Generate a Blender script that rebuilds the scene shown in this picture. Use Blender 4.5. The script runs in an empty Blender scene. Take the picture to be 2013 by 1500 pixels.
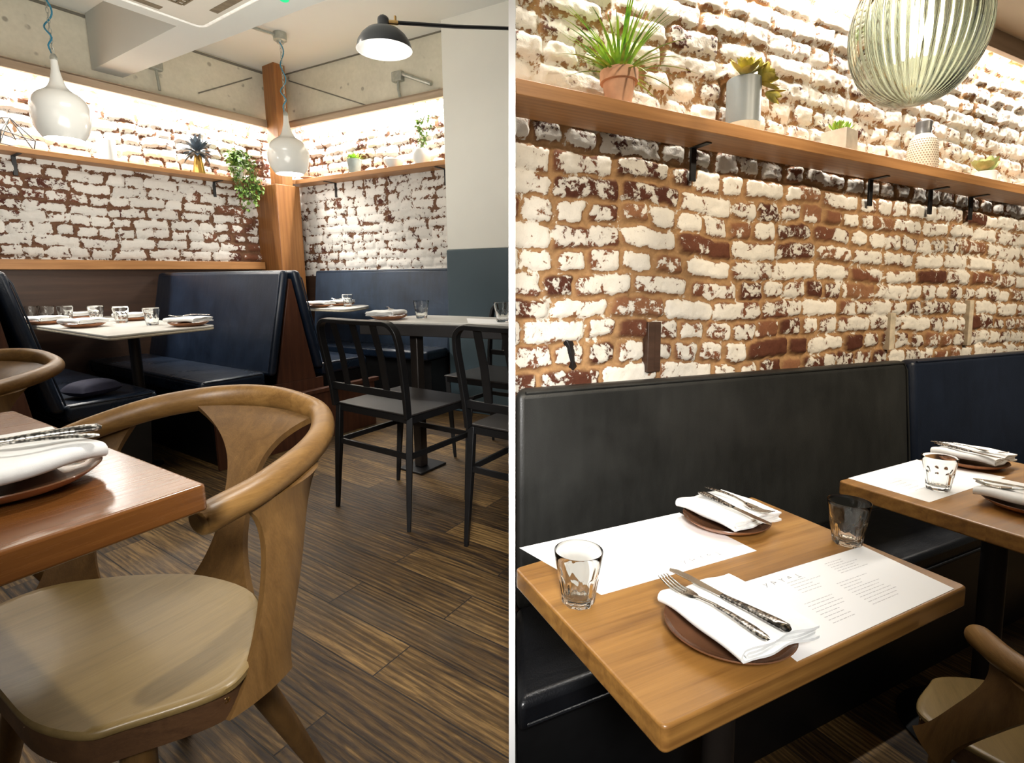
import bpy, bmesh, math, random
import numpy as np
from mathutils import Vector, Matrix

SC = bpy.context.scene
COL = SC.collection
PI = math.pi
rnd = random.Random(7)
# room directions: L = booths room, R = banquette room, B = back brick wall of the booths room, W = no turn
ANG = {'L': math.radians(55.7), 'R': math.radians(26.3), 'B': math.radians(-28.8), 'W': 0.0, 'V': 0.0}
LEFT_ROOM = ('L', 'B', 'W')
TOPS_LEFT = []

def rot2(fr, p):
    c, s = math.cos(ANG[fr]), math.sin(ANG[fr])
    return Vector((p[0]*c - p[1]*s, p[0]*s + p[1]*c, p[2]))

def reg(o, fr):
    if fr in LEFT_ROOM:
        TOPS_LEFT.append(o)
    return o

# ------------------------------------------------------------------ mesh builder
class MB:
    def __init__(s):
        s.v, s.f = [], []
    def add(s, vs, fs):
        b = len(s.v)
        s.v += [tuple(map(float, q)) for q in vs]
        s.f += [tuple(b+i for i in q) for q in fs]
        return s
    def box(s, x0, x1, y0, y1, z0, z1):
        vs = [(x, y, z) for z in (z0, z1) for y in (y0, y1) for x in (x0, x1)]
        return s.add(vs, [(0, 2, 3, 1), (4, 5, 7, 6), (0, 1, 5, 4), (2, 6, 7, 3), (0, 4, 6, 2), (1, 3, 7, 5)])
    def hexa(s, p):        # 8 points: bottom 4 ccw, top 4 ccw
        return s.add(p, [(3, 2, 1, 0), (4, 5, 6, 7), (0, 1, 5, 4), (1, 2, 6, 5), (2, 3, 7, 6), (3, 0, 4, 7)])
    def prism(s, poly, z0, z1):
        n = len(poly)
        a = sum(poly[i][0]*poly[(i+1) % n][1]-poly[(i+1) % n][0]*poly[i][1] for i in range(n))
        if a < 0: poly = poly[::-1]
        vs = [(x, y, z0) for x, y in poly] + [(x, y, z1) for x, y in poly]
        fs = [tuple(range(n))[::-1], tuple(range(n, 2*n))] + [(i, (i+1) % n, n+(i+1) % n, n+i) for i in range(n)]
        return s.add(vs, fs)
    def prism_axis(s, poly, a0, a1, axis):   # polygon in the other two axes, extruded along axis
        t = MB().prism(poly, a0, a1)
        if axis == 'x': vs = [(z, x, y) for x, y, z in t.v]
        elif axis == 'y': vs = [(x, z, y) for x, y, z in t.v]
        else: vs = t.v
        fs = t.f if axis != 'y' else [q[::-1] for q in t.f]
        return s.add(vs, fs)
    def lathe(s, prof, n=32, c=(0, 0, 0), rf=None, cap0=True, cap1=True, sx=1, sy=1):
        vs, fs = [], []
        m = len(prof)
        for r, z in prof:
            for i in range(n):
                a = 2*PI*i/n
                k = rf(a, z) if rf else 1
                vs.append((c[0]+r*k*math.cos(a)*sx, c[1]+r*k*math.sin(a)*sy, c[2]+z))
        for j in range(m-1):
            for i in range(n):
                k = (i+1) % n
                fs.append((j*n+i, j*n+k, (j+1)*n+k, (j+1)*n+i))
        if cap0: fs.append(tuple(range(n))[::-1])
        if cap1: fs.append(tuple((m-1)*n+i for i in range(n)))
        return s.add(vs, fs)
    def tube(s, pts, r, n=10, caps=True, ry=None, up=(0, 0, 1), closed=False):
        P = [Vector(p) for p in pts]
        m = len(P)
        R = r if isinstance(r, (list, tuple)) else [r]*m
        RY = ry if isinstance(ry, (list, tuple)) else ([ry]*m if ry else R)
        vs, fs = [], []
        prev = None
        for i in range(m):
            if closed: d = P[(i+1) % m]-P[i-1]
            else: d = P[min(i+1, m-1)]-P[max(i-1, 0)]
            d.normalize()
            u = Vector(up)
            if ry is None and prev is not None: u = prev
            x = d.cross(u)
            if x.length < 1e-4: x = d.cross(Vector((1, 0.3, 0)))
            x.normalize()
            y = x.cross(d).normalized()
            prev = y
            for k in range(n):
                a = 2*PI*k/n
                vs.append(P[i]+x*math.cos(a)*R[i]+y*math.sin(a)*RY[i])
        rng = m if closed else m-1
        for i in range(rng):
            j = (i+1) % m
            for k in range(n):
                l = (k+1) % n
                fs.append((i*n+k, i*n+l, j*n+l, j*n+k))
        if caps and not closed:
            fs.append(tuple(range(n))[::-1]); fs.append(tuple((m-1)*n+k for k in range(n)))
        return s.add(vs, fs)
    def sweep_rect(s, pts, w, h, up=(0, 0, 1)):
        P = [Vector(p) for p in pts]
        m = len(P)
        vs, fs = [], []
        for i in range(m):
            d = (P[min(i+1, m-1)]-P[max(i-1, 0)]).normalized()
            x = d.cross(Vector(up)).normalized(); y = x.cross(d).normalized()
            for a, b in ((-1, -1), (1, -1), (1, 1), (-1, 1)):
                vs.append(P[i]+x*a*w/2+y*b*h/2)
        for i in range(m-1):
            for k in range(4):
                l = (k+1) % 4
                fs.append((i*4+k, i*4+l, (i+1)*4+l, (i+1)*4+k))
        fs.append((3, 2, 1, 0)); fs.append(tuple((m-1)*4+k for k in range(4)))
        return s.add(vs, fs)
    def sheet(s, fn, nu, nv):
        vs = [fn(i/nu, j/nv) for j in range(nv+1) for i in range(nu+1)]
        fs = [(j*(nu+1)+i, j*(nu+1)+i+1, (j+1)*(nu+1)+i+1, (j+1)*(nu+1)+i) for j in range(nv) for i in range(nu)]
        return s.add(vs, fs)
    def thick(s, fn, nu, nv, th):
        """closed slab around the surface fn(u,v)"""
        S = [[Vector(fn(i/nu, j/nv)) for i in range(nu+1)] for j in range(nv+1)]
        A, B = [], []
        for j in range(nv+1):
            for i in range(nu+1):
                du = S[j][min(i+1, nu)]-S[j][max(i-1, 0)]
                dv = S[min(j+1, nv)][i]-S[max(j-1, 0)][i]
                n = du.cross(dv)
                n = n.normalized() if n.length > 1e-9 else Vector((0, 0, 1))
                A.append(S[j][i]+n*th/2); B.append(S[j][i]-n*th/2)
        W = nu+1
        N = len(A)
        fs = []
        for j in range(nv):
            for i in range(nu):
                q = (j*W+i, j*W+i+1, (j+1)*W+i+1, (j+1)*W+i)
                fs.append(q); fs.append(tuple(N+k for k in q[::-1]))
        ring = [i for i in range(W)] + [j*W+nu for j in range(1, nv+1)] + [nv*W+i for i in range(nu-1, -1, -1)] + [j*W for j in range(nv-1, 0, -1)]
        for k in range(len(ring)):
            a, b = ring[k], ring[(k+1) % len(ring)]
            fs.append((b, a, N+a, N+b))
        return s.add(A+B, fs)
    def leaf(s, base, d, up, ln, w, bend=0.3, n=5, fold=0.15, tip=0.0, shape=None):
        base, d, up = Vector(base), Vector(d).normalized(), Vector(up)
        x = d.cross(up)
        if x.length < 1e-3: x = d.cross(Vector((1, 0, 0)))
        x.normalize(); y = x.cross(d).normalized()
        vs, fs = [], []
        for i in range(n+1):
            t = i/n
            wd = w*(shape(t) if shape else max(0.03, math.sin(PI*min(1, t*0.93+0.07))))*0.5
            c = base+d*ln*(t-0.25*abs(bend)*t*t)+y*(-bend*ln*t*t)
            vs += [c-x*wd+y*fold*wd, c, c+x*wd+y*fold*wd]
        for i in range(n):
            a = i*3
            fs += [(a, a+1, a+4, a+3), (a+1, a+2, a+5, a+4)]
        return s.add(vs, fs)
    def build(s, name, mat, parent=None, bev=0, seg=2, smooth=True, ang=35, sub=0):
        me = bpy.data.meshes.new(name)
        me.from_pydata(s.v, [], s.f)
        me.update()
        if smooth:
            me.shade_smooth()
            me.set_sharp_from_angle(angle=math.radians(ang))
        if mat: me.materials.append(mat)
        o = bpy.data.objects.new(name, me)
        COL.objects.link(o)
        if parent: o.parent = parent
        if bev:
            m = o.modifiers.new('b', 'BEVEL'); m.width = bev; m.segments = seg; m.limit_method = 'ANGLE'; m.angle_limit = math.radians(40)
            m.harden_normals = False
        if sub:
            m = o.modifiers.new('s', 'SUBSURF'); m.levels = sub; m.render_levels = sub
        return o

def meta(o, label, cat, group=None, kind=None):
    if label: o['label'] = label
    if cat: o['category'] = cat
    if group: o['group'] = group
    if kind: o['kind'] = kind
    return o

def thing(name, label, cat, fr, loc=(0, 0, 0), rz=0, group=None):
    o = bpy.data.objects.new(name, None)
    o.empty_display_size = 0.05
    COL.objects.link(o)
    o.location = rot2(fr, loc); o.rotation_euler = (0, 0, ANG[fr]+rz)
    meta(o, label, cat, group)
    return reg(o, fr)

def solo(name, mb, mat, fr, label, cat, loc=(0, 0, 0), rz=0, group=None, **k):
    o = mb.build(name, mat, **k)
    o.location = rot2(fr, loc); o.rotation_euler = (0, 0, ANG[fr]+rz)
    meta(o, label, cat, group)
    return reg(o, fr)

def struct(name, mb, mat, fr, **k):
    o = mb.build(name, mat, **k)
    o.rotation_euler = (0, 0, ANG[fr])
    o['kind'] = 'structure'
    return reg(o, fr)

def dup(root, fr, loc, rz, label, group=None):
    r = root.copy(); COL.objects.link(r)
    r.location = rot2(fr, loc); r.rotation_euler = (0, 0, ANG[fr]+rz)
    r['label'] = label
    if group: r['group'] = group
    for ch in list(root.children):
        c = ch.copy(); COL.objects.link(c); c.parent = r
        for g in list(ch.children):
            d = g.copy(); COL.objects.link(d); d.parent = c
    return reg(r, fr)

def catmull(P, k=8, closed=False):
    P = [Vector(p) for p in P]
    n = len(P); out = []
    rng = n if closed else n-1
    for i in range(rng):
        p1, p2 = P[i], P[(i+1) % n]
        p0 = P[i-1] if (closed or i > 0) else p1*2-p2
        p3 = P[(i+2) % n] if (closed or i+2 < n) else p2*2-p1
        for j in range(k):
            t = j/k
            out.append(0.5*((2*p1)+(p2-p0)*t+(2*p0-5*p1+4*p2-p3)*t*t+(3*p1-p0-3*p2+p3)*t**3))
    if not closed: out.append(P[-1])
    return out

def rounded_quad(q, r, k=5):
    out = []
    n = len(q)
    for i in range(n):
        p = Vector(q[i][:2]); a = Vector(q[i-1][:2])-p; b = Vector(q[(i+1) % n][:2])-p
        a.normalize(); b.normalize()
        p1, p2 = p+a*r, p+b*r
        for j in range(k+1):
            t = j/k
            out.append(tuple((1-t)**2*p1+2*t*(1-t)*p+t*t*p2))
    return out

# ------------------------------------------------------------------ materials
class NT:
    def __init__(s, name):
        s.m = bpy.data.materials.new(name); s.m.use_nodes = True
        s.t = s.m.node_tree; s.t.nodes.clear()
        s.out = s.t.nodes.new('ShaderNodeOutputMaterial')
    def n(s, typ, ins=None, **props):
        nd = s.t.nodes.new(typ)
        for k, v in props.items(): setattr(nd, k, v)
        for k, v in (ins or {}).items():
            if isinstance(v, bpy.types.NodeSocket): s.t.links.new(v, nd.inputs[k])
            else: nd.inputs[k].default_value = v
        return nd
    def math(s, op, a, b=None, c=None, clamp=False):
        ins = {0: a}
        if b is not None: ins[1] = b
        if c is not None: ins[2] = c
        return s.n('ShaderNodeMath', ins, operation=op, use_clamp=clamp).outputs[0]
    def mix(s, f, a, b, blend='MIX'):
        nd = s.n('ShaderNodeMix', {0: f, 6: a, 7: b}, data_type='RGBA', blend_type=blend)
        return nd.outputs[2]
    def ramp(s, f, stops, interp='LINEAR'):
        nd = s.n('ShaderNodeValToRGB', {0: f})
        cr = nd.color_ramp; cr.interpolation = interp
        while len(cr.elements) > 1: cr.elements.remove(cr.elements[-1])
        cr.elements[0].position, cr.elements[0].color = stops[0]
        for p, c in stops[1:]:
            e = cr.elements.new(p); e.color = c
        return nd.outputs[0]
    def obj(s): return s.n('ShaderNodeTexCoord').outputs['Object']
    def noise(s, vec, scale, detail=4, rough=.55, dist=0):
        return s.n('ShaderNodeTexNoise', {'Vector': vec, 'Scale': scale, 'Detail': detail, 'Roughness': rough, 'Distortion': dist}).outputs[0]
    def map(s, vec, scale=(1, 1, 1), loc=(0, 0, 0), rot=(0, 0, 0)):
        return s.n('ShaderNodeMapping', {'Vector': vec, 'Scale': scale, 'Location': loc, 'Rotation': rot}).outputs[0]
    def bump(s, h, strength=.3, dist=.002):
        return s.n('ShaderNodeBump', {'Height': h, 'Strength': strength, 'Distance': dist}).outputs[0]
    def bsdf(s, **k):
        nd = s.n('ShaderNodeBsdfPrincipled')
        for a, v in k.items():
            key = {'col': 'Base Color', 'rough': 'Roughness', 'metal': 'Metallic', 'normal': 'Normal', 'spec': 'Specular IOR Level',
                   'trans': 'Transmission Weight', 'ior': 'IOR', 'emc': 'Emission Color', 'ems': 'Emission Strength', 'coat': 'Coat Weight',
                   'coatr': 'Coat Roughness', 'alpha': 'Alpha', 'sheen': 'Sheen Weight', 'sss': 'Subsurface Weight'}[a]
            if isinstance(v, bpy.types.NodeSocket): s.t.links.new(v, nd.inputs[key])
            else: nd.inputs[key].default_value = v
        s.t.links.new(nd.outputs[0], s.out.inputs[0])
        return s.m

def c4(c): return (c[0], c[1], c[2], 1)
def hexc(h):
    v = [int(h[i:i+2], 16)/255 for i in (0, 2, 4)]
    return tuple(x/12.92 if x <= .04045 else ((x+.055)/1.055)**2.4 for x in v)+(1,)

def plain(name, col, rough=.5, metal=0, var=.12, scale=30, bump=0, bs=200, **k):
    t = NT(name); o = t.obj()
    f = t.noise(o, scale, 5)
    d = tuple(x*(1-var) for x in col[:3])+(1,); l = tuple(min(1, x*(1+var)) for x in col[:3])+(1,)
    c = t.ramp(f, [(.3, d), (.7, l)])
    kw = dict(col=c, rough=rough, metal=metal, **k)
    if bump: kw['normal'] = t.bump(t.noise(o, bs, 4), bump, .001)
    return t.bsdf(**kw)

def wood(name, dark, mid, light, axis='x', plank=0, paxis='y', rough=.35, gs=1.0, bump=.15, coat=0, knots=True, pv=.35, spec=.5, wvw=.10):
    t = NT(name); o = t.obj()
    st = {'x': (1.2, 14, 14), 'y': (14, 1.2, 14), 'z': (14, 14, 1.2)}[axis]
    sep = t.n('ShaderNodeSeparateXYZ', {0: o})
    vec = o
    pr = None
    if plank:
        q = t.math('FLOOR', t.math('DIVIDE', sep.outputs['XYZ'.index(paxis.upper())], plank))
        pr = t.n('ShaderNodeTexWhiteNoise', {'W': q}, noise_dimensions='1D').outputs[0]
        off = t.n('ShaderNodeCombineXYZ', {0: t.math('MULTIPLY', pr, 7.0), 1: t.math('MULTIPLY', pr, 3.0), 2: t.math('MULTIPLY', pr, 5.0)}).outputs[0]
        vec = t.n('ShaderNodeVectorMath', {0: o, 1: off}, operation='ADD').outputs[0]
    m = t.map(vec, tuple(x*gs for x in st))
    g1 = t.noise(m, 1.3, 6, .6, .9)
    m2 = t.map(vec, tuple((x*gs*(9 if x > 5 else 2.2)) for x in st))
    g2 = t.noise(m2, 1.6, 4, .6, .2)
    wv = t.n('ShaderNodeTexWave', {'Vector': t.map(vec, tuple((x*gs*.5 if x > 5 else .35) for x in st)), 'Scale': 2.2, 'Distortion': 7.0, 'Detail': 3.0, 'Detail Scale': 1.2}, wave_type='RINGS', rings_direction='XYZ'['XYZ'.index(axis.upper())]).outputs[1]
    f = t.math('ADD', t.math('ADD', t.math('MULTIPLY', g1, .55), t.math('MULTIPLY', g2, .3)), t.math('MULTIPLY', wv, wvw))
    if pr is not None: f = t.math('ADD', f, t.math('MULTIPLY', t.math('SUBTRACT', pr, .5), pv))
    c = t.ramp(f, [(.28, c4(dark)), (.52, c4(mid)), (.75, c4(light))])
    if knots:
        vo = t.n('ShaderNodeTexVoronoi', {'Vector': t.map(vec, {'x': (2.2, 5, 5), 'y': (5, 2.2, 5), 'z': (5, 5, 2.2)}[axis]), 'Scale': 1.0, 'Randomness': 1.0}).outputs[0]
        k = t.ramp(vo, [(.035, (1, 1, 1, 1)), (.09, (0, 0, 0, 1))])
        c = t.mix(t.math('MULTIPLY', k, .6), c, c4(tuple(x*.45 for x in dark[:3])))
    return t.bsdf(col=c, rough=t.math('ADD', rough-.05, t.math('MULTIPLY', g2, .15)), normal=t.bump(t.math('ADD', g2, t.math('MULTIPLY', g1, .5)), bump, .0012), coat=coat, coatr=.2, spec=spec)

def leather(name, col, var=.35, rough=.38, scale=4, wr=(3, 9, 3), wk=2.0):
    t = NT(name); o = t.obj()
    n1 = t.noise(o, scale, 6, .6, .4)
    n2 = t.noise(t.map(o, (30, 30, 6)), 1.0, 4)
    f = t.math('ADD', t.math('MULTIPLY', n1, .7), t.math('MULTIPLY', n2, .3))
    d = tuple(x*(1-var) for x in col[:3])+(1,); l = tuple(x*(1+var) for x in col[:3])+(1,)
    c = t.ramp(f, [(.32, d), (.68, l)])
    cr = t.n('ShaderNodeTexVoronoi', {'Vector': o, 'Scale': 260.0}).outputs[0]
    big = t.noise(t.map(o, wr), 2.0, 3, .5, .4)
    h = t.math('ADD', t.math('MULTIPLY', cr, .25), t.math('MULTIPLY', big, wk))
    return t.bsdf(col=c, rough=t.math('ADD', rough-.08, t.math('MULTIPLY', n1, .2)), normal=t.bump(h, .25, .004), spec=.5)

def brickmat(name, white, wvar, bricks, mortar, sc=1.0, lo=.46, hi=.56):
    t = NT(name); o = t.obj()
    at = lambda n: t.n('ShaderNodeAttribute', attribute_name=n).outputs['Fac']
    m, r, cov = at('m'), at('rndb'), at('cov')
    n1 = t.noise(o, 48*sc, 8, .68, .6); n2 = t.noise(o, 15*sc, 5, .62, .8); n3 = t.noise(o, 160*sc, 4, .6)
    val = t.math('ADD', cov, t.math('ADD', t.math('MULTIPLY', t.math('SUBTRACT', n1, .5), 1.5), t.math('MULTIPLY', t.math('SUBTRACT', n2, .5), 1.9)))
    paint = t.n('ShaderNodeMapRange', {0: val, 1: lo, 2: hi, 3: 0., 4: 1.}, interpolation_type='SMOOTHSTEP').outputs[0]
    bc = t.ramp(t.math('ADD', t.math('MULTIPLY', r, .7), t.math('MULTIPLY', n2, .3)), bricks)
    bc = t.mix(t.math('MULTIPLY', n3, .5), bc, c4(tuple(x*.55 for x in bricks[0][1][:3])))
    mc = t.ramp(n1, [(.3, c4(tuple(x*.62 for x in mortar))), (.65, c4(mortar))])
    base = t.mix(m, mc, bc)
    wc = t.ramp(t.math('ADD', t.math('MULTIPLY', n1, .5), t.math('MULTIPLY', r, .5)), [(.25, c4(tuple(x*(1-wvar) for x in white))), (.7, c4(white))])
    speck = t.ramp(n3, [(.30, (1, 1, 1, 1)), (.36, (0, 0, 0, 1))])
    wc = t.mix(t.math('MULTIPLY', speck, .35), wc, c4(tuple(x*.5 for x in white)))
    col = t.mix(paint, base, wc)
    h = t.math('ADD', t.math('MULTIPLY', paint, .5), t.math('ADD', n1, t.math('MULTIPLY', n3, .3)))
    return t.bsdf(col=col, rough=.8, spec=.25, normal=t.bump(h, .55, .006))
# ------------------------------------------------------------------ brick walls
def vnoise(x, y, seed):
    xi, yi = np.floor(x).astype(np.int64), np.floor(y).astype(np.int64)
    xf, yf = x-xi, y-yi
    def h(a, b):
        n = (a*374761393+b*668265263+seed*982451653) & 0x7fffffff
        n = ((n ^ (n >> 13))*1274126177) & 0x7fffffff
        return ((n ^ (n >> 16)) & 0xffff)/65535.0
    u, v = xf*xf*(3-2*xf), yf*yf*(3-2*yf)
    a, b, c, d = h(xi, yi), h(xi+1, yi), h(xi, yi+1), h(xi+1, yi+1)
    return (a*(1-u)+b*u)*(1-v)+(c*(1-u)+d*u)*v

def fbm(x, y, seed, oct=4):
    s, a, t = 0, .5, 0
    for k in range(oct):
        s = s+a*vnoise(x*2**k, y*2**k, seed+k*17); t += a; a *= .5
    return s/t

def brick_wall(name, fr, q0, q1, z0, z1, w0, mat, res, coverfn, seed, course=.071, relief=.013, bq=0.0, gap0=.006, rag=.12):
    nq, nz = int((q1-q0)/res)+1, int((z1-z0)/res)+1
    Q, Z = np.meshgrid(np.linspace(q0, q1, nq), np.linspace(z0, z1, nz))
    wq = Q+.026*(fbm(Q*10, Z*10, seed+1)-.5)+.016*(fbm(Q*38, Z*38, seed+2, 3)-.5)
    wz = Z+.045*(fbm(Q*2.6, Z*2.6, seed+3)-.5)+.015*(fbm(Q*11, Z*11, seed+6)-.5)+.014*(fbm(Q*38, Z*38, seed+4, 3)-.5)
    row = np.floor(wz/course).astype(int)
    fz = wz/course-row
    r = np.random.RandomState(seed)
    sdf = np.zeros_like(Q); rb = np.zeros_like(Q); rb2 = np.zeros_like(Q)
    for k in range(row.min(), row.max()+1):
        x = q0-.3-r.rand()*.2; ed = [x]
        typ = k % 2
        while x < q1+.3:
            if r.rand() < .22: typ = 1-typ
            L = (.118 if typ else .225)*(1+.16*(r.rand()-.5))
            if k % 3 == 0 and r.rand() < .5: L = .115
            x += L; ed.append(x)
        ed = np.array(ed)
        msk = row == k
        i = np.clip(np.searchsorted(ed, wq[msk])-1, 0, len(ed)-2)
        val = r.rand(len(ed)); val2 = r.rand(len(ed))
        jz = (r.rand(len(ed))-.5)*.010
        gap = gap0+.009*r.rand(len(ed))
        a, b = ed[i], ed[i+1]
        dx = np.abs(wq[msk]-(a+b)/2)-((b-a)/2-gap[i])
        dz = np.abs((fz[msk]-.5)*course-jz[i]*.5)-(course/2-gap[i]*.8)
        rad = .013
        ddx, ddz = np.maximum(dx+rad, 0), np.maximum(dz+rad, 0)
        sdf[msk] = np.sqrt(ddx**2+ddz**2)+np.minimum(np.maximum(dx+rad, dz+rad), 0)-rad
        rb[msk] = val[i]; rb2[msk] = val2[i]
    m = np.clip(.5-sdf/.007, 0, 1); m = m*m*(3-2*m)
    prof = np.clip(.35-sdf/.018, 0, 1); prof = prof*(2-prof)
    h = prof*relief*(.65+.7*rb2)+(fbm(Q*25, Z*25, seed+7)-.5)*.010+(fbm(Q*90, Z*90, seed+8, 3)-.5)*.004
    cov = coverfn(Q, Z, m, rb, rb2)-rag*(1-prof)*m
    Y = w0-h
    verts = np.stack([Q.ravel(), Y.ravel(), Z.ravel()], 1)
    idx = np.arange(nq*nz).reshape(nz, nq)
    F = np.stack([idx[:-1, :-1].ravel(), idx[:-1, 1:].ravel(), idx[1:, 1:].ravel(), idx[1:, :-1].ravel()], 1)
    bk = MB().box(q0+bq, q1, w0+.03, w0+.14, z0, z1)
    nv = len(verts)
    verts = np.concatenate([verts, np.array(bk.v)])
    me = bpy.data.meshes.new(name)
    me.from_pydata(verts.tolist(), [], F.tolist()+[tuple(nv+i for i in f) for f in bk.f])
    me.update(); me.shade_smooth()
    pad = np.zeros(8)
    for nm, arr in (('m', m), ('rndb', rb), ('cov', cov)):
        at = me.attributes.new(nm, 'FLOAT', 'POINT')
        at.data.foreach_set('value', np.concatenate([arr.ravel(), pad]).astype(np.float32))
    me.materials.append(mat)
    o = bpy.data.objects.new(name, me); COL.objects.link(o)
    o.rotation_euler = (0, 0, ANG[fr]); o['kind'] = 'structure'
    return reg(o, fr)

# ------------------------------------------------------------------ material set
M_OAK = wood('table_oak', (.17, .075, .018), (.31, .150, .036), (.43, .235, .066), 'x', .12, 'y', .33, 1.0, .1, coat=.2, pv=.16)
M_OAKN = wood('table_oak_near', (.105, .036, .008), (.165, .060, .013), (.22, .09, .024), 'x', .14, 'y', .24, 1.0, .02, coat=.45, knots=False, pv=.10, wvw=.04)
M_CHAIR = wood('chair_oak', (.082, .039, .010), (.145, .074, .021), (.22, .122, .040), 'z', 0, 'y', .42, 2.2, .2, knots=False, wvw=.0)
M_CHAIRR = wood('chair_oak_rail', (.13, .062, .016), (.235, .124, .036), (.35, .20, .068), 'x', 0, 'y', .34, 2.0, .25, knots=False, wvw=.03)
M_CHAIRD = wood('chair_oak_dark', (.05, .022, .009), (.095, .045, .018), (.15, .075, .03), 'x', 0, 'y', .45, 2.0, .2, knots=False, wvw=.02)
M_SEAT = wood('chair_oak_seat', (.155, .100, .033), (.225, .152, .056), (.30, .212, .088), 'x', 0, 'y', .36, 2.2, .12, knots=False, coat=.1, wvw=.02)
M_SHELF = wood('shelf_oak', (.27, .12, .04), (.42, .20, .07), (.56, .30, .12), 'x', 0, 'y', .42, 1.0, .15)
M_POST = wood('post_pine', (.19, .070, .018), (.29, .122, .034), (.39, .18, .055), 'z', .11, 'x', .42, .8, .15, pv=.25)
M_VAL = wood('valance_wood', (.31, .23, .155), (.40, .305, .215), (.47, .37, .27), 'x', 0, 'y', .5, .8, .1, knots=False)
M_PANEL = wood('dark_panel', (.035, .018, .011), (.065, .033, .02), (.10, .052, .032), 'x', 0, 'y', .45, .8, .1, knots=False)
M_ENDWOOD = wood('bench_end_wood', (.04, .014, .008), (.085, .030, .015), (.14, .052, .026), 'z', 0, 'y', .4, .8, .1, knots=False)
M_NAVY = leather('navy_leather', (.006, .0125, .027), .4, .33)
M_NAVYB = leather('navy_leather_sheen', (.020, .036, .064), .5, .40, 3)  # lighter navy: sheen on the back bench put into the colour
M_NAVYR = leather('navy_leather_plain', (.008, .0135, .029), .3, .36)
M_NAVYS = leather('navy_seat_leather', (.0075, .015, .031), .4, .27, 4, (2.5, 16, 3), 3.2)
M_CHAR = leather('charcoal_leather', (.0165, .0168, .0155), .5, .42, 2.5)
M_BLKL = leather('black_leather', (.0045, .005, .0065), .3, .3)
M_BLK = plain('black_steel', (.0065, .0065, .007), .42, .2, .2, 20)
M_BLKS = plain('black_seat_steel', (.020, .017, .016), .34, .2, .25, 9)
M_POLE = plain('dark_bronze_steel', (.022, .017, .014), .4, .4, .2, 10)
M_DTOP = plain('dark_table_edge', (.022, .02, .02), .5, 0, .2, 12)
M_MARBLE = plain('pale_stone', (.62, .60, .55), .28, 0, .10, 5)
M_MEDGE = plain('pale_stone_edge', (.50, .44, .33), .45, 0, .18, 40)
M_WPAINT = plain('pillar_paint', (.80, .80, .74), .6, 0, .02, 3)
M_GPAINT = plain('dado_paint', (.052, .082, .10), .5, 0, .08, 2)
M_WHITE = plain('white_paint', (.86, .86, .86), .5, 0, .01, 3)
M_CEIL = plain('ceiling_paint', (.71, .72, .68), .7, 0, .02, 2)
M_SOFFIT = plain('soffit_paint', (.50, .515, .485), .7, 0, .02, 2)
M_CEILR = plain('ceiling_paint_warm', (.55, .49, .39), .7, 0, .03, 2)
M_ENAMEL = plain('white_enamel', (.74, .75, .72), .18, 0, .02, 3, coat=.5)
M_ENIN = plain('white_enamel_inside', (.9, .9, .88), .4)
M_NAPKIN = plain('napkin_cotton', (.86, .86, .84), .85, 0, .04, 60, .25, 700)
M_PAPER = plain('menu_paper', (.86, .86, .85), .6, 0, .02, 4)
M_PRINT = plain('menu_print', (.52, .51, .51), .7)
M_PRINT2 = plain('menu_title_print', (.26, .26, .27), .7)
M_PLATE = plain('brown_stoneware', (.14, .062, .03), .22, 0, .25, 14, coat=.3)
M_PLATEU = plain('terracotta_stoneware', (.36, .15, .065), .35, 0, .2, 30)
M_STEEL = plain('polished_steel', (.62, .60, .56), .16, 1, .05, 40)
M_BRASS = plain('brass', (.62, .40, .16), .28, 1, .1, 40)
M_GOLD = plain('gold_metal', (.80, .50, .14), .25, 1, .1, 20)
M_TERRA = plain('terracotta', (.66, .37, .23), .8, 0, .25, 11)
M_GREYCER = plain('grey_ceramic', (.20, .22, .22), .4, 0, .1, 5)
M_CONC = plain('cast_concrete', (.50, .44, .35), .85, 0, .15, 30)
M_WCER = plain('white_ceramic', (.80, .80, .77), .3, 0, .03, 8)
M_CREAM = plain('cream_bisque', (.62, .54, .42), .75, 0, .1, 50)
M_DGREY = plain('dark_glaze', (.09, .085, .08), .35)
M_POTG = plain('grey_green_pot', (.24, .29, .28), .6, 0, .1, 20)
M_GALV = plain('galvanised_steel', (.42, .44, .40), .4, .7, .15, 40)
M_BLUE = plain('blue_flex', (.02, .17, .27), .5, 0, .3, 200)
M_LAMPB = plain('lamp_black', (.016, .018, .022), .3, 0, .1, 10, coat=.3)
M_ACW = plain('ac_plastic', (.50, .48, .42), .5, 0, .02, 5)
M_ACD = plain('ac_slot', (.12, .09, .05), .7, 0, .3, 30)
M_ACEDGE = plain('ac_edge', (.92, .91, .86), .35)
M_CUSH = plain('violet_cloth', (.026, .026, .055), .85, 0, .2, 40)
M_GREEN = None

def leafmat(name, a, b, rough=.45):
    t = NT(name); o = t.obj()
    f = t.noise(o, 22, 3)
    return t.bsdf(col=t.ramp(f, [(.35, c4(a)), (.65, c4(b))]), rough=rough, trans=0, sss=0)
M_GRASS = leafmat('grass_leaf', (.07, .22, .025), (.42, .60, .06))
M_SUCC = leafmat('olive_succulent', (.18, .155, .02), (.55, .46, .075))
M_FRESH = leafmat('fresh_green', (.12, .30, .02), (.38, .58, .06))
M_PALE = leafmat('pale_succulent', (.24, .29, .08), (.55, .56, .26))
M_DKSUC = leafmat('dark_blue_succulent', (.025, .035, .05), (.075, .10, .12))
M_IVY = leafmat('ivy_leaf', (.035, .10, .015), (.20, .32, .05))
M_STEM = leafmat('stem', (.06, .10, .02), (.12, .14, .04))

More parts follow.
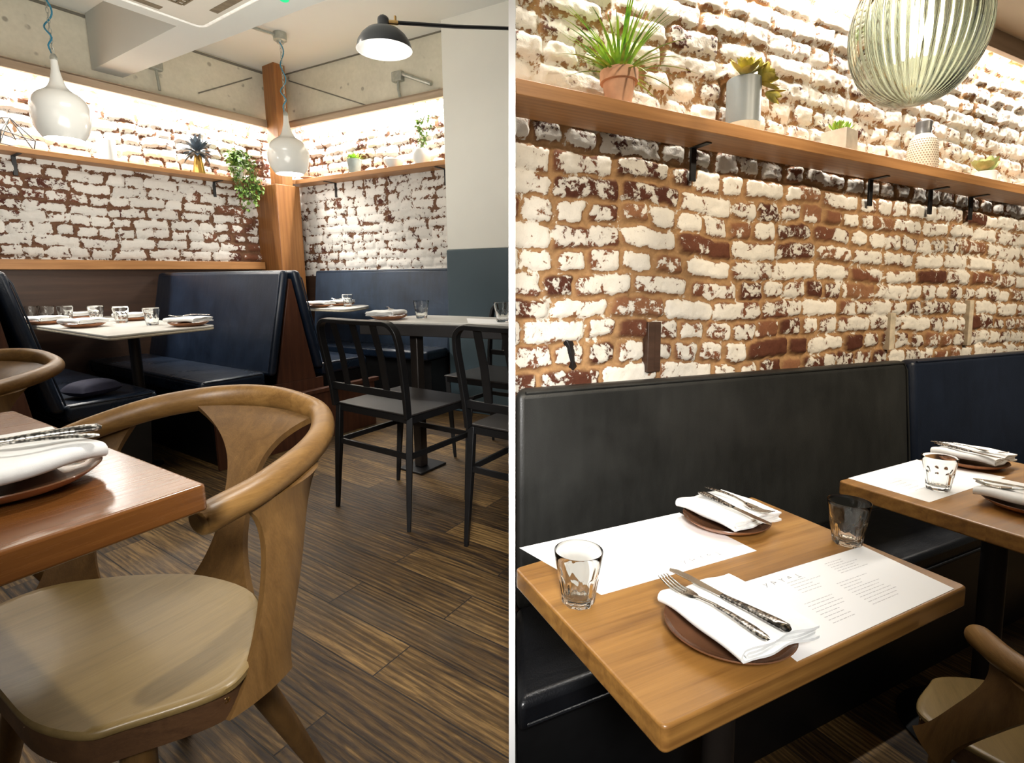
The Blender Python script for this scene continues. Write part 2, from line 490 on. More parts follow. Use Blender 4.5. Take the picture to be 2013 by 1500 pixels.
t = NT('emit_led'); e = t.n('ShaderNodeEmission', {0: (1, .97, .9, 1), 1: 9.0}); t.t.links.new(e.outputs[0], t.out.inputs[0]); M_EMW = t.m
t = NT('emit_lamp'); e = t.n('ShaderNodeEmission', {0: (1, .98, .95, 1), 1: 3.0}); t.t.links.new(e.outputs[0], t.out.inputs[0]); M_EML = t.m
t = NT('emit_bulb'); e = t.n('ShaderNodeEmission', {0: (1, .86, .55, 1), 1: 26.0}); t.t.links.new(e.outputs[0], t.out.inputs[0]); M_EMB = t.m
t = NT('emit_green'); e = t.n('ShaderNodeEmission', {0: (.05, .8, .3, 1), 1: 1.2}); t.t.links.new(e.outputs[0], t.out.inputs[0]); M_EMG = t.m

t = NT('tumbler_glass'); M_GLASS = t.bsdf(col=(.985, .995, .985, 1), rough=.0, trans=1, ior=1.42)
t = NT('smoked_ribbed_glass'); M_GLOBE = t.bsdf(col=(.80, .88, .80, 1), rough=.02, trans=1, ior=1.45)
t = NT('thin_pane')
tp = t.n('ShaderNodeBsdfTransparent', {0: (.93, .95, .94, 1)}); gl = t.n('ShaderNodeBsdfGlossy', {0: (1, 1, 1, 1), 1: .05})
mx = t.n('ShaderNodeMixShader', {0: .12, 1: tp.outputs[0], 2: gl.outputs[0]}); t.t.links.new(mx.outputs[0], t.out.inputs[0]); M_PANE = t.m

def hammered(name):
    t = NT(name); o = t.obj()
    v = t.n('ShaderNodeTexVoronoi', {'Vector': o, 'Scale': 230.0, 'Randomness': .6}).outputs[0]
    c = t.ramp(v, [(.30, (.72, .70, .66, 1)), (.62, (.10, .095, .09, 1))])
    return t.bsdf(col=c, metal=1, rough=.2, normal=t.bump(v, -.8, .002))
M_HAMMER = hammered('hammered_steel')

def concrete(name):
    t = NT(name); o = t.obj()
    a = t.noise(o, 3.0, 6, .6); b = t.noise(o, 40, 4)
    v = t.n('ShaderNodeTexVoronoi', {'Vector': o, 'Scale': 11.0}).outputs[0]
    n = t.noise(o, 9, 3)
    pit = t.math('MULTIPLY', t.ramp(v, [(.12, (1, 1, 1, 1)), (.20, (0, 0, 0, 1))]), t.ramp(n, [(.5, (0, 0, 0, 1)), (.58, (1, 1, 1, 1))]))
    c = t.ramp(t.math('ADD', t.math('MULTIPLY', a, .7), t.math('MULTIPLY', b, .3)), [(.3, (.56, .54, .44, 1)), (.7, (.74, .71, .59, 1))])
    c = t.mix(t.math('MULTIPLY', pit, .7), c, (.22, .20, .16, 1))
    return t.bsdf(col=c, rough=.85, normal=t.bump(t.math('SUBTRACT', b, pit), .3, .004))
M_CONCW = concrete('board_marked_concrete')
M_SLIP = plain('pale_timber_slip', (.55, .46, .33), .8, 0, .25, 30)
M_JOINT = plain('concrete_joint', (.16, .15, .12), .8)

def floormat():
    t = NT('dark_oak_boards'); o = t.obj()
    vec = t.map(o, (1, 1, 1), (0.03, .42, 0), (0, 0, PI/2))
    br = t.n('ShaderNodeTexBrick', {'Vector': vec, 'Color1': (0, 0, 0, 1), 'Color2': (1, 1, 1, 1), 'Mortar': (.5, .5, .5, 1), 'Scale': 1.0, 'Mortar Size': .0022, 'Mortar Smooth': .3, 'Bias': 0.0, 'Brick Width': .95, 'Row Height': .135}, offset=.37, offset_frequency=2)
    pr = t.n('ShaderNodeSeparateColor', {0: br.outputs[0]}).outputs[0]
    off = t.n('ShaderNodeCombineXYZ', {0: t.math('MULTIPLY', pr, 4.0), 1: t.math('MULTIPLY', pr, 9.0), 2: pr}).outputs[0]
    v2 = t.n('ShaderNodeVectorMath', {0: o, 1: off}, operation='ADD').outputs[0]
    g1 = t.noise(t.map(v2, (16, 1.5, 1)), 1.5, 8, .7, 1.6)
    g2 = t.noise(t.map(v2, (170, 9, 1)), 1.3, 5, .7, .6)
    wv = t.n('ShaderNodeTexWave', {'Vector': t.map(v2, (9, .8, 1)), 'Scale': 2.0, 'Distortion': 14.0, 'Detail': 5.0, 'Detail Scale': .8}, wave_type='BANDS', bands_direction='X').outputs[1]
    f = t.math('ADD', t.math('ADD', t.math('MULTIPLY', g1, .50), t.math('MULTIPLY', g2, .42)), t.math('ADD', t.math('MULTIPLY', wv, .10), t.math('MULTIPLY', t.math('SUBTRACT', pr, .5), .16)))
    c = t.ramp(f, [(.38, (.016, .008, .004, 1)), (.53, (.084, .046, .014, 1)), (.70, (.27, .16, .056, 1))])
    wear = t.noise(o, 3.5, 5)
    c = t.mix(t.ramp(wear, [(.52, (0, 0, 0, 1)), (.7, (.45, .45, .45, 1))]), c, (.058, .042, .026, 1))
    c = t.mix(br.outputs[1], c, (.012, .008, .006, 1))
    h = t.math('SUBTRACT', t.math('ADD', t.math('MULTIPLY', g2, .6), t.math('MULTIPLY', wv, .4)), t.math('MULTIPLY', br.outputs[1], 2.0))
    return t.bsdf(col=c, rough=t.math('ADD', .46, t.math('MULTIPLY', g2, .2)), normal=t.bump(h, .5, .003), spec=.32)
M_FLOOR = floormat()

BR_R = [(.15, (.075, .020, .010, 1)), (.5, (.22, .080, .038, 1)), (.85, (.36, .17, .08, 1))]
BR_L = [(.15, (.060, .018, .012, 1)), (.5, (.14, .045, .026, 1)), (.85, (.24, .10, .055, 1))]
M_BRICKR = brickmat('whitewashed_brick_tan', (.80, .745, .65), .20, BR_R, (.43, .245, .11), 1.0, .44, .58)
M_BRICKL = brickmat('whitewashed_brick_brown', (.74, .71, .66), .18, BR_L, (.17, .085, .045), .8)

# ------------------------------------------------------------------ structure : booths room
def covL(Q, Z, m, rb, rb2):
    c = .85+.22*(rb-.5)+.04*np.clip((Z-1.3)/.5, -1, 1)
    c = c*m+(1-m)*(.34+.30*fbm(Q*2.2, Z*2.2, 5)-.10*(Z < 1.72))
    patch = fbm(Q*1.6, Z*2.6, 11)
    c = c-.30*np.clip((patch-.62)/.12, 0, 1)
    low = np.clip((1.28-Z)/.2, 0, 1)*np.clip((1.35-Q)/.5, 0, 1)
    return c-.10*low-.45*((rb > .955) & (m > .4))
def covB(Q, Z, m, rb, rb2):
    c = .82+.12*(rb-.5)
    c = c*m+(1-m)*(.44+.40*(fbm(Q*2.5, Z*2.5, 9)-.3))-.22*np.clip((fbm(Q*5, Z*5, 19)-.58)/.1, 0, 1)
    return c+.06*np.clip((Z-1.8)/.3, 0, 1)
brick_wall('wall_left', 'L', -.6, 2.90, 1.075, 2.30, 4.39, M_BRICKL, .0105, covL, 21, relief=.014)
WB = 3.357
brick_wall('wall_back', 'B', -4.12, -1.3, 1.0, 2.32, WB, M_BRICKL, .0115, covB, 44, relief=.012)
struct('wall_left_plinth', MB().box(-.6, 2.62, 4.36, 4.50, 0, 1.07), M_PANEL, 'L')
struct('wall_left_upper', MB().box(-.6, 3.1, 4.345, 4.5, 2.262, 2.75), M_CONCW, 'L')
struct('wall_back_lower', MB().box(-4.12, -1.3, WB-.01, WB+.14, 0, 1.0), M_PANEL, 'B')
struct('wall_back_upper', MB().box(-4.12, -1.3, WB-.045, WB+.14, 2.27, 2.80), M_CONCW, 'B')
# panel joints running across the bare concrete
def strip_L(pts, t, w=.008):
    P = [Vector((s, t, z)) for s, z in pts]
    return MB().sweep_rect(P, .006, w)
struct('trim_1', MB().sweep_rect([(2.22, 4.343, 2.372), (2.66, 4.343, 2.60)], .006, .009), M_JOINT, 'L')
struct('trim_2', MB().sweep_rect([(-3.93, WB-.047, 2.625), (-3.05, WB-.047, 2.29)], .006, .009), M_JOINT, 'B')
struct('trim_3', MB().box(-.6, 2.75, 4.335, 4.346, 2.655, 2.67), M_JOINT, 'L')
struct('trim_4', MB().box(-4.0, -1.3, WB-.06, WB-.044, 2.675, 2.69), M_JOINT, 'B')
# valances hiding the strip lights
struct('trim_5', MB().box(-.6, 2.695, 4.235, 4.265, 2.205, 2.262).box(-.6, 2.695, 4.235, 4.36, 2.250, 2.264), M_VAL, 'L', bev=.002)
struct('trim_6', MB().box(-3.92, -2.10, WB-.125, WB-.095, 2.222, 2.275).box(-3.92, -2.10, WB-.125, WB, 2.263, 2.277), M_VAL, 'B', bev=.002)
# rail over the booth backs
struct('trim_7', MB().box(-.6, 2.62, 4.30, 4.375, 1.060, 1.122), M_SHELF, 'L', bev=.004)
# corner post : wide lower casing, slim upper post, bracket shelf
struct('wall_corner_casing', MB().box(2.635, 2.85, 4.085, 4.40, 0, 1.742), M_POST, 'L', bev=.004)
struct('wall_corner_post', MB().box(2.70, 2.80, 4.10, 4.258, 1.742, 2.70), M_POST, 'L', bev=.004)
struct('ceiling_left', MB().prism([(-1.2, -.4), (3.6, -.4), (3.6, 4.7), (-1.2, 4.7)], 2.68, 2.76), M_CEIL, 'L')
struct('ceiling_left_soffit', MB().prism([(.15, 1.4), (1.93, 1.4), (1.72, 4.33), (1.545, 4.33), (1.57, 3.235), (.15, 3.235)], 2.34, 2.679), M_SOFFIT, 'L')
# painted pillar with a slate dado
struct('wall_pillar', MB().box(-2.262, -1.2, WB-.18, WB+.1, 1.172, 2.80), M_WPAINT, 'B', bev=.006)
struct('wall_pillar_dado', MB().box(-2.268, -1.2, WB-.184, WB+.1, 0, 1.172), M_GPAINT, 'B', bev=.006)
# floor of the booths room (world x stays left of the dividing panel near the camera)
def flo_poly():
    pts = [(-4.4, .1), (-.012, .1), (-.012, 1.70), (.9, 2.2), (.9, 5.4), (-4.4, 5.4)]
    c, s = math.cos(-ANG['L']), math.sin(-ANG['L'])
    return [(x*c-y*s, x*s+y*c) for x, y in pts]
struct('floor_left', MB().prism(flo_poly(), -.06, 0), M_FLOOR, 'L')

# ------------------------------------------------------------------ structure : banquette room
def covR(Q, Z, m, rb, rb2):
    up = np.clip((Z-1.735)/.06, 0, 1)
    first = np.clip(1-np.abs(Z-1.715)/.05, 0, 1)
    far = np.clip((Q-1.9)/1.6, 0, 1)
    sm = fbm(Q*3.2, Z*3.2, 3)
    cb = .655+.38*(rb-.45)+.06*far-.55*np.clip((fbm(Q*4.5, Z*4.5, 31)-.60)/.12, 0, 1)
    cm = .20+.9*np.clip(sm-.50, -.12, .4)+.14*far
    cb = cb-.36*((rb2 > .88))
    below = cb*m+cm*(1-m)
    above = (.80+.2*(rb-.5))*m+(.46+.35*(fbm(Q*5, Z*5, 8)-.3))*(1-m)
    fr = .85*m+.2*(1-m)
    c = below*(1-up)+above*up
    return c*(1-first*.9)+fr*first*.9
brick_wall('wall_right', 'R', .672, 4.6, 1.0, 2.47, 1.35, M_BRICKR, .0062, covR, 5, relief=.014, bq=.09, gap0=.0055, rag=.30)
struct('trim_9', MB().box(1.134, 1.162, 1.322, 1.36, 1.045, 1.205).box(1.164, 1.192, 1.328, 1.36, 1.045, 1.205), M_PANEL, 'R', bev=.002)
struct('trim_10', MB().box(2.445, 2.482, 1.322, 1.36, 1.07, 1.228), M_SLIP, 'R', bev=.002)
struct('trim_11', MB().box(3.085, 3.122, 1.322, 1.36, 1.07, 1.286), M_SLIP, 'R', bev=.002)
struct('wall_right_lower', MB().prism([(.675, 1.345), (4.6, 1.345), (4.6, 1.49), (.75, 1.49)], 0, 1.0), M_PANEL, 'R')
struct('trim_8', MB().box(.62, 4.6, 1.225, 1.25, 2.352, 2.44), M_VAL, 'R', bev=.002)
struct('ceiling_right', MB().prism([(.62, 1.24), (.1, .2), (.1, -1.4), (4.6, -1.4), (4.6, 1.24)], 2.43, 2.5).box(.72, 4.6, 1.23, 1.42, 2.432, 2.5), M_CEILR, 'R')
def flo_poly_r():
    pts = [(.012, -.2), (4.2, -.2), (4.2, 3.4), (3.5, 3.35), (.012, 1.55)]
    c, s = math.cos(-ANG['R']), math.sin(-ANG['R'])
    return [(x*c-y*s, x*s+y*c) for x, y in pts]
struct('floor_right', MB().prism(flo_poly_r(), -.06, 0), M_FLOOR, 'R')
# the white dividing panel between the two rooms, seen edge-on
struct('wall_center', MB().box(-.0062, .0062, 1.0, 1.56, -.05, 2.9), M_WHITE, 'V')
# ------------------------------------------------------------------ bent-rail armchair
def make_armchair(label, group):
    bx, by = .45, 1.0
    root = thing('armchair', label, 'chair', 'L', (bx, by, 0), 0, group)
    off = lambda p: Vector((p[0]-bx, p[1]-by, p[2]))
    ctl = [(0.3344, 0.7736, 0.6550), (0.3772, 0.7789, 0.6600), (0.4494, 0.7907, 0.6680), (0.5579, 0.8382, 0.6800), (0.6395, 0.9008, 0.6900), (0.7023, 0.9886, 0.7000), (0.7063, 1.0477, 0.7120), (0.6925, 1.1327, 0.7220), (0.6514, 1.1990, 0.7270), (0.5847, 1.2497, 0.7270), (0.4932, 1.2826, 0.7200), (.395, 1.322, .695), (.318, 1.330, .672), (.262, 1.318, .660)]
    ring = [off(p) for p in catmull(ctl, 8)]
    n = len(ring)
    rh, rv = [], []
    for i in range(n):
        t = i/(n-1)
        back = math.exp(-((t-.60)/.19)**2)
        e = min(t, 1-t)
        endk = min(1, .82+e*6)
        rh.append((.0245-.008*back)*endk); rv.append((.0235+.0035*back)*endk)
    m = MB().tube(ring, rh, 20, True, ry=rv)
    m.build('arm_rail', M_CHAIRR, root, bev=.006, seg=3)
    # seat
    rim = [(0.1402, 0.9394, 0.4500), (0.1469, 0.8392, 0.4500), (0.1760, 0.7640, 0.4500), (0.2146, 0.7369, 0.4500), (0.2964, 0.6947, 0.4500), (0.3437, 0.6982, 0.4500), (0.3983, 0.7517, 0.4500), (0.4579, 0.8679, 0.4500), (0.4372, 1.0029, 0.4500), (0.3808, 1.0959, 0.4500), (0.3281, 1.1549, 0.4500), (0.2667, 1.2039, 0.4500), (0.1992, 1.2100, 0.4500), (.152, 1.165, .45), (.138, 1.06, .45)]
    rimc = [off(p) for p in catmull(rim, 5, True)]
    cx = sum((p for p in rimc), Vector())/len(rimc)
    sm = MB(); N = len(rimc); vs = []; fs = []
    rings = [(.985, -.013), (1.0, -.010), (1.0, -.003), (.985, .0), (.93, -.001), (.8, -.004), (.6, -.007), (.35, -.009), (.12, -.010)]
    for k, dz in rings:
        for p in rimc: vs.append((cx.x+(p.x-cx.x)*k, cx.y+(p.y-cx.y)*k, .45+dz))
    for j in range(len(rings)-1):
        for i in range(N): fs.append((j*N+i, j*N+(i+1) % N, (j+1)*N+(i+1) % N, (j+1)*N+i))
    fs.append(tuple(range(N))[::-1]); fs.append(tuple((len(rings)-1)*N+i for i in range(N)))
    sm.add(vs, fs); sm.build('seat', M_SEAT, root, ang=50)
    am = MB()
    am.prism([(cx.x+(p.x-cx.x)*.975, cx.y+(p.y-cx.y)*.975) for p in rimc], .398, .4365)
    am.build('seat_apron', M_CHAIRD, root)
    # plywood back panels between the seat edge and the rail
    def panel(BL, BR, TL, TR, neck, pos, bulge, z0=.405, zt=-.017, pw=2.4, nm='back_panel', th=.014):
        BL, BR, TL, TR = [off(p) for p in (BL, BR, TL, TR)]
        cc = Vector((cx.x, cx.y, 0))
        def fn(u, v):
            l = BL.lerp(TL, v); r = BR.lerp(TR, v)
            l.z = z0+(BL.z-.45)+(TL.z+zt-z0-(BL.z-.45))*v; r.z = z0+(BR.z-.45)+(TR.z+zt-z0-(BR.z-.45))*v
            d = (v-pos)/(1-pos) if v > pos else (v-pos)/pos
            k = neck+(1-neck)*abs(d)**pw
            p = l.lerp(r, .5+(u-.5)*k)
            c = l.lerp(r, .5)
            outw = Vector((c.x-cx.x, c.y-cx.y, 0)).normalized()
            ww = (r-l).length
            p = p+outw*(bulge*math.sin(PI*v)+.16*ww*k*k*(1-(2*u-1)**2)*(.4+.6*v))
            return p
        return MB().thick(fn, 14, 26, th).build(nm, M_CHAIR, root, ang=50)
    panel((0.4220, 1.0581, 0.4500), (0.4622, 0.8753, 0.4500), (0.5671, 1.2408, 0.7270), (0.6935, 1.0082, 0.7050), .26, .52, .0, pw=2.7)
    panel((.312, .692, .45), (.418, .712, .45), (0.4091, 0.7795, 0.6640), (0.5793, 0.8408, 0.6840), .56, .50, .012, z0=.400, pw=3.6)
    panel((.335, 1.150, .45), (.205, 1.208, .45), (.475, 1.312, .715), (.318, 1.330, .675), .42, .5, .010, z0=.395)
    bm = MB().lathe([(.0058, 0), (.0058, .003), (.004, .0045), (.0018, .0045), (.0016, .003)], 14)
    vs = [(x, -z, y) for x, y, z in bm.v]
    bo = MB().add(vs, bm.f).build('bolt', M_BRASS, root)
    p = off((0.3163, 0.7050, 0.4250)); bo.location = (p.x, p.y-.004, p.z)
    bo.rotation_euler = (0, 0, math.radians(-18))
    legs = [((.375, .775), (.560, .865)), ((.235, .775), (.213, .742)), ((.385, 1.06), (.452, 1.205)), ((.205, 1.10), (.165, 1.30))]
    for (a, b), (c, d) in legs:
        MB().tube([off((a, b, .415)), off(((a+c)/2, (b+d)/2, .21)), off((c, d, 0))], [.022, .019, .0135], 14).build('leg', M_CHAIR, root)
    return root
arm = make_armchair('curved oak armchair with a pale seat, nearest on the dark board floor', 'oak armchairs with curved rails')
dup(arm, 'L', (.375, 2.37, 0), 0, 'oak armchair at the far left edge behind the near wooden table')
CH_R, CH_S = math.radians(-140), .94
_o = Matrix.Rotation(CH_R, 3, 'Z') @ Vector((-.116, -.226, 0))*CH_S
arm_r = dup(arm, 'R', (1.252-_o.x, .488-_o.y, 0), CH_R, 'oak armchair whose rounded arm end shows beside the corner of the menu table')
arm_r.scale = (CH_S,)*3

# ------------------------------------------------------------------ tables
def wood_table(fr, quad, ztop, th, pole, label, mat, group=None, r=.012, base=.2):
    c = [sum(q[0] for q in quad)/4, sum(q[1] for q in quad)/4]
    if pole: c = list(pole)
    root = thing('table', label, 'table', fr, (c[0], c[1], 0), 0, group)
    q = [(a-c[0], b-c[1]) for a, b in quad]
    MB().prism(rounded_quad(q, r), ztop-th, ztop).build('tabletop', mat, root, bev=.004, seg=3)
    MB().lathe([(.030, .012), (.030, ztop-th-.012), (.09, ztop-th-.012), (.09, ztop-th-.001)], 24).build('pole', M_POLE, root)
    MB().lathe([(base, 0), (base, .006), (base*.9, .012), (.05, .02), (.035, .03)], 32).build('base', M_BLK, root)
    return root
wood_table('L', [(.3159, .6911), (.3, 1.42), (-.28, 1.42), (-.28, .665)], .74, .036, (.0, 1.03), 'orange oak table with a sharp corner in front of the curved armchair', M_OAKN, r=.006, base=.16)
wood_table('R', [(.426, .453), (1.146, .462), (1.184, .956), (.4435, .885)], .75, .037, (.80, .70), 'oak table set with two menus and two tumblers, nearest to us on the banquette', M_OAK, 'oak tables along the banquette')
wood_table('R', [(1.504, .46), (2.20, .47), (2.235, .962), (1.520, .936)], .75, .040, (1.878, .703), 'oak table standing in front of the blue back cushion', M_OAK, 'oak tables along the banquette')

def stone_table(loc, quad, ztop, label, r, th=.024, pole=(0, 0), base=.07):
    root = thing('table', label, 'table', 'L', loc, 0, 'pale stone tables in the booths')
    q = [(a-loc[0], b-loc[1]) for a, b in quad]
    MB().prism(rounded_quad(q, r), ztop-th*.45, ztop).build('tabletop', M_MARBLE, root, bev=.003)
    MB().prism(rounded_quad(q, r), ztop-th, ztop-th*.45-.0004).build('table_edge', M_MEDGE, root, bev=.004)
    MB().lathe([(.026, .012), (.026, ztop-th-.012), (.05, ztop-th-.012), (.05, ztop-th-.001)], 20).build('pole', M_POLE, root)
    MB().lathe([(base, 0), (base, .008), (.045, .016), (.03, .024)], 32).build('base', M_BLK, root)
stone_table((1.175, 3.184, 0), [(.935, 2.79), (1.455, 2.885), (1.45, 4.27), (.95, 4.27)], .75, 'long pale stone table set with six tumblers between the two booth benches', .05)
stone_table((2.475, 3.66, 0), [(2.42, 3.03), (2.85, 3.25), (2.78, 4.0), (2.42, 4.0)], .77, 'pale stone table with rounded corners beyond the tall booth bench', .13)

# dark square-edged table
dt = thing('table', 'dark-edged table with a pale top behind the black metal chairs', 'table', 'L', (2.03, 1.66, 0))
q = [(1.795, 2.16), (2.00, 1.20), (2.32, 1.20), (2.222, 2.13)]
q = [(a-2.03, b-1.66) for a, b in q]
MB().prism(rounded_quad(q, .01), .763, .775).build('tabletop', M_MARBLE, dt, bev=.002)
MB().prism(rounded_quad(q, .008), .705, .7628).build('table_edge', M_DTOP, dt, bev=.003)
MB().box(-.11, -.06, .225, .275, .012, .705).build('pole', M_POLE, dt, bev=.006)
MB().box(-.17, .02, .17, .33, 0, .012).build('base', M_BLK, dt, bev=.003)

# ------------------------------------------------------------------ black metal chairs
def make_metal_chair(label):
    cx, cy = 1.42, 1.66
    root = thing('metal_chair', label, 'chair', 'L', (cx, cy, 0), 0, 'black metal chairs at the dark table')
    H, zs = .825, .468
    yl, yr = .222, -.222
    def xb(z): return -.01-.055*max(0, (z-zs)/(H-zs))**1.3
    path = [(xb(zs)+.0, yr*.96, zs-.01)]
    for z in (.55, .65, .74): path.append((xb(z), yr*(.96+.04*(z-zs)/.2), z))
    for k in range(7):
        a = PI/2*k/6
        path.append((xb(H-.055+.055*math.sin(a)), yr+.055*(1-math.cos(a)), H-.055+.055*math.sin(a)))
    for k in range(1, 6): path.append((xb(H)-.012*math.sin(PI*k/6), yr+.055+(yl-yr-.11)*k/6, H))
    mir = [(x, -y, z) for x, y, z in path[:11]][::-1]
    path = path+mir
    # flat bar, always lying in the plane of the back
    m = MB(); P = [Vector(p) for p in path]
    vs, fs = [], []
    for i in range(len(P)):
        d = (P[min(i+1, len(P)-1)]-P[max(i-1, 0)]).normalized()
        nx = Vector((1, 0, .12)).normalized()
        w = d.cross(nx).normalized()
        for a, b in ((-1, -1), (1, -1), (1, 1), (-1, 1)): vs.append(P[i]+w*a*.0085+nx*b*.0145)
    for i in range(len(P)-1):
        for k in range(4): fs.append((i*4+k, i*4+(k+1) % 4, (i+1)*4+(k+1) % 4, (i+1)*4+k))
    fs += [(3, 2, 1, 0), tuple((len(P)-1)*4+k for k in range(4))]
    m.add(vs, fs).build('back_frame', M_BLK, root, bev=.002)
    for y in (-.115, 0, .115):
        MB().sweep_rect([(xb(.553), y, .553), (xb(.68), y, .68), (xb(H)-.010, y, H-.008)], .032, .006, up=(1, 0, 0)).build('back_slat', M_BLK, root)
    MB().box(xb(.545)-.006, xb(.545)+.006, yr*.97, yl*.97, .530, .560).build('back_crossbar', M_BLK, root, bev=.002)
    st = MB().prism([(.0, -.215), (.385, -.225), (.385, .225), (.0, .215)], zs-.008, zs)
    st.build('seat', M_BLKS, root, bev=.003)
    fr = MB()
    fr.box(.004, .38, -.218, -.206, zs-.035, zs-.009).box(.004, .38, .206, .218, zs-.035, zs-.009).box(.0, .012, -.206, .206, zs-.035, zs-.009).box(.37, .382, -.206, .206, zs-.035, zs-.009)
    fr.build('seat_frame', M_BLK, root)
    for (x, y, fx, fy) in ((.006, -.208, -.022, -.205), (.006, .208, -.022, .228), (.372, -.212, .335, -.205), (.372, .212, .335, .225)):
        a, b = Vector((x, y, zs-.009)), Vector((fx, fy, 0))
        MB().tube([a, a.lerp(b, .35), a.lerp(b, .95), b], [.0165, .0185, .0115, .0105], 4).build('leg', M_BLK, root, bev=.002)
    zz = .30
    c = [(-.003, -.207), (.36, -.208), (.36, .216), (-.003, .216)]
    for i in range(4):
        a, b = c[i], c[(i+1) % 4]
        MB().sweep_rect([(a[0], a[1], zz), (b[0], b[1], zz)], .010, .022).build('stretcher', M_BLK, root)
    return root
mc = make_metal_chair('black slatted metal chair standing left at the dark table, nearest to the booths')
dup(mc, 'L', (1.455, .965, 0), 0, 'black slatted metal chair cut off by the white dividing panel')
dup(mc, 'L', (2.50, 1.66, 0), PI, 'black metal chair on the far side of the dark table facing us')

# ------------------------------------------------------------------ booth benches
def booth_bench(label, s0, face, t0, t1, board=False):
    """face=+1 : sitter looks along +s ; s0 = foot of the back at seat height"""
    root = thing('booth_bench', label, 'bench', 'L', (s0, t0, 0), 0, 'navy booth benches')
    f = face; L = t1-t0
    X = lambda a: a*f
    def hx(x0, x1, xa, xb, y0, y1, z0, z1):   # slanted block : bottom x0..x1, top xa..xb
        a, b, c, d = X(x0), X(x1), X(xa), X(xb)
        lo, hi = (a, b) if a < b else (b, a); lo2, hi2 = (c, d) if c < d else (d, c)
        return [(lo, y0, z0), (hi, y0, z0), (hi, y1, z0), (lo, y1, z0), (lo2, y0, z1), (hi2, y0, z1), (hi2, y1, z1), (lo2, y1, z1)]
    # back cushion : foot at 0..-.075, head leans back
    b = MB().hexa(hx(-.05, .0, -.177, -.125, 0, L, .44, 1.035)).build('back_cushion', M_NAVY, root, bev=.022, seg=4)
    pp = [(X(.0), .012, .47), (X(-.062), .010, .75), (X(-.112), .010, .985), (X(-.128), .03, 1.018), (X(-.132), .1, 1.028), (X(-.132), L-.05, 1.028)]
    MB().tube(pp, .004, 8).build('piping', M_NAVY, b)
    s = MB().hexa(hx(.0, .365, .0, .36, .03, L, .385, .465)).build('seat_cushion', M_NAVYS, root, bev=.022, seg=4)
    MB().tube([(X(.02), .035, .458), (X(.335), .035, .458), (X(.358), .06, .458), (X(.358), L-.03, .458)], .0045, 8).build('piping', M_NAVY, s)
    MB().hexa(hx(.0, .30, .0, .33, .05, L, .0, .384)).build('plinth', M_BLK, root)
    if board: MB().hexa(hx(-.125, -.0505, -.225, -.180, .02, L, .0, .985)).build('back_board', M_ENDWOOD, root)
    return root
booth_bench('navy booth bench in the left background seen from behind, wooden back showing', .755, 1, 2.79, 4.33, True)
booth_bench('tall navy booth bench facing the long stone table, its whole back visible', 1.675, -1, 2.80, 4.33)
booth_bench('navy bench back-to-back with the tall booth bench, mostly hidden by the metal chair', 2.045, 1, 2.80, 4.15)
# wooden A-shaped end between the two back-to-back benches
solo('bench_end_panel', MB().hexa([(1.730, 2.815, .385), (1.988, 2.815, .385), (1.988, 2.83, .385), (1.730, 2.83, .385), (1.852, 2.815, .985), (1.866, 2.815, .985), (1.866, 2.83, .985), (1.852, 2.83, .985)]).box(1.682, 2.038, 2.815, 2.83, 0, .3845), M_ENDWOOD, 'L', 'dark red-brown wooden end panel between the back-to-back navy benches', 'panel', bev=.002)
solo('bench_kickboard', MB().box(1.34, 2.40, 2.765, 2.785, 0, .30).box(1.32, 2.42, 2.74, 2.785, .3005, .325), M_ENDWOOD, 'L', 'dark wooden kickboard under the ends of the booth benches', 'panel', bev=.002)
# cushion lying on the first bench
m = MB()
def cf(u, v):
    a, b = (u-.5)*2, (v-.5)*2
    k = (1-abs(a)**3)*(1-abs(b)**3)
    return (a*.10*(1-.08*b*b), b*.085*(1-.08*a*a), .042*k**.5)
m.sheet(cf, 16, 16)
m.add([(x, y, -z*.7) for x, y, z in m.v], [f[::-1] for f in m.f])
solo('cushion', m, M_CUSH, 'L', 'violet-blue cushion lying on the left booth seat by the armchair', 'cushion', (.905, 2.97, .4985), .3, sub=1)

# bench along the back brick wall
bb = thing('booth_bench', 'navy bench along the back brick wall with a pale sheen coloured into its back', 'bench', 'B', (-3.1, WB-.325, 0))
b = MB().hexa([(-.62, .16, .42), (.815, .16, .42), (.815, .24, .42), (-.62, .24, .42), (-.62, .235, 1.045), (.815, .235, 1.045), (.815, .295, 1.045), (-.62, .295, 1.045)]).build('back_cushion', M_NAVYB, bb, bev=.02, seg=3)
MB().tube([(-.60, .234, 1.036), (.80, .234, 1.036)], .004, 8).build('piping', M_NAVYB, b)
MB().box(-.62, .815, -.10, .158, .40, .47).build('seat_cushion', M_NAVYS, bb, bev=.02, seg=4)
MB().box(-.62, .815, -.06, .15, 0, .399).build('plinth', M_BLK, bb)

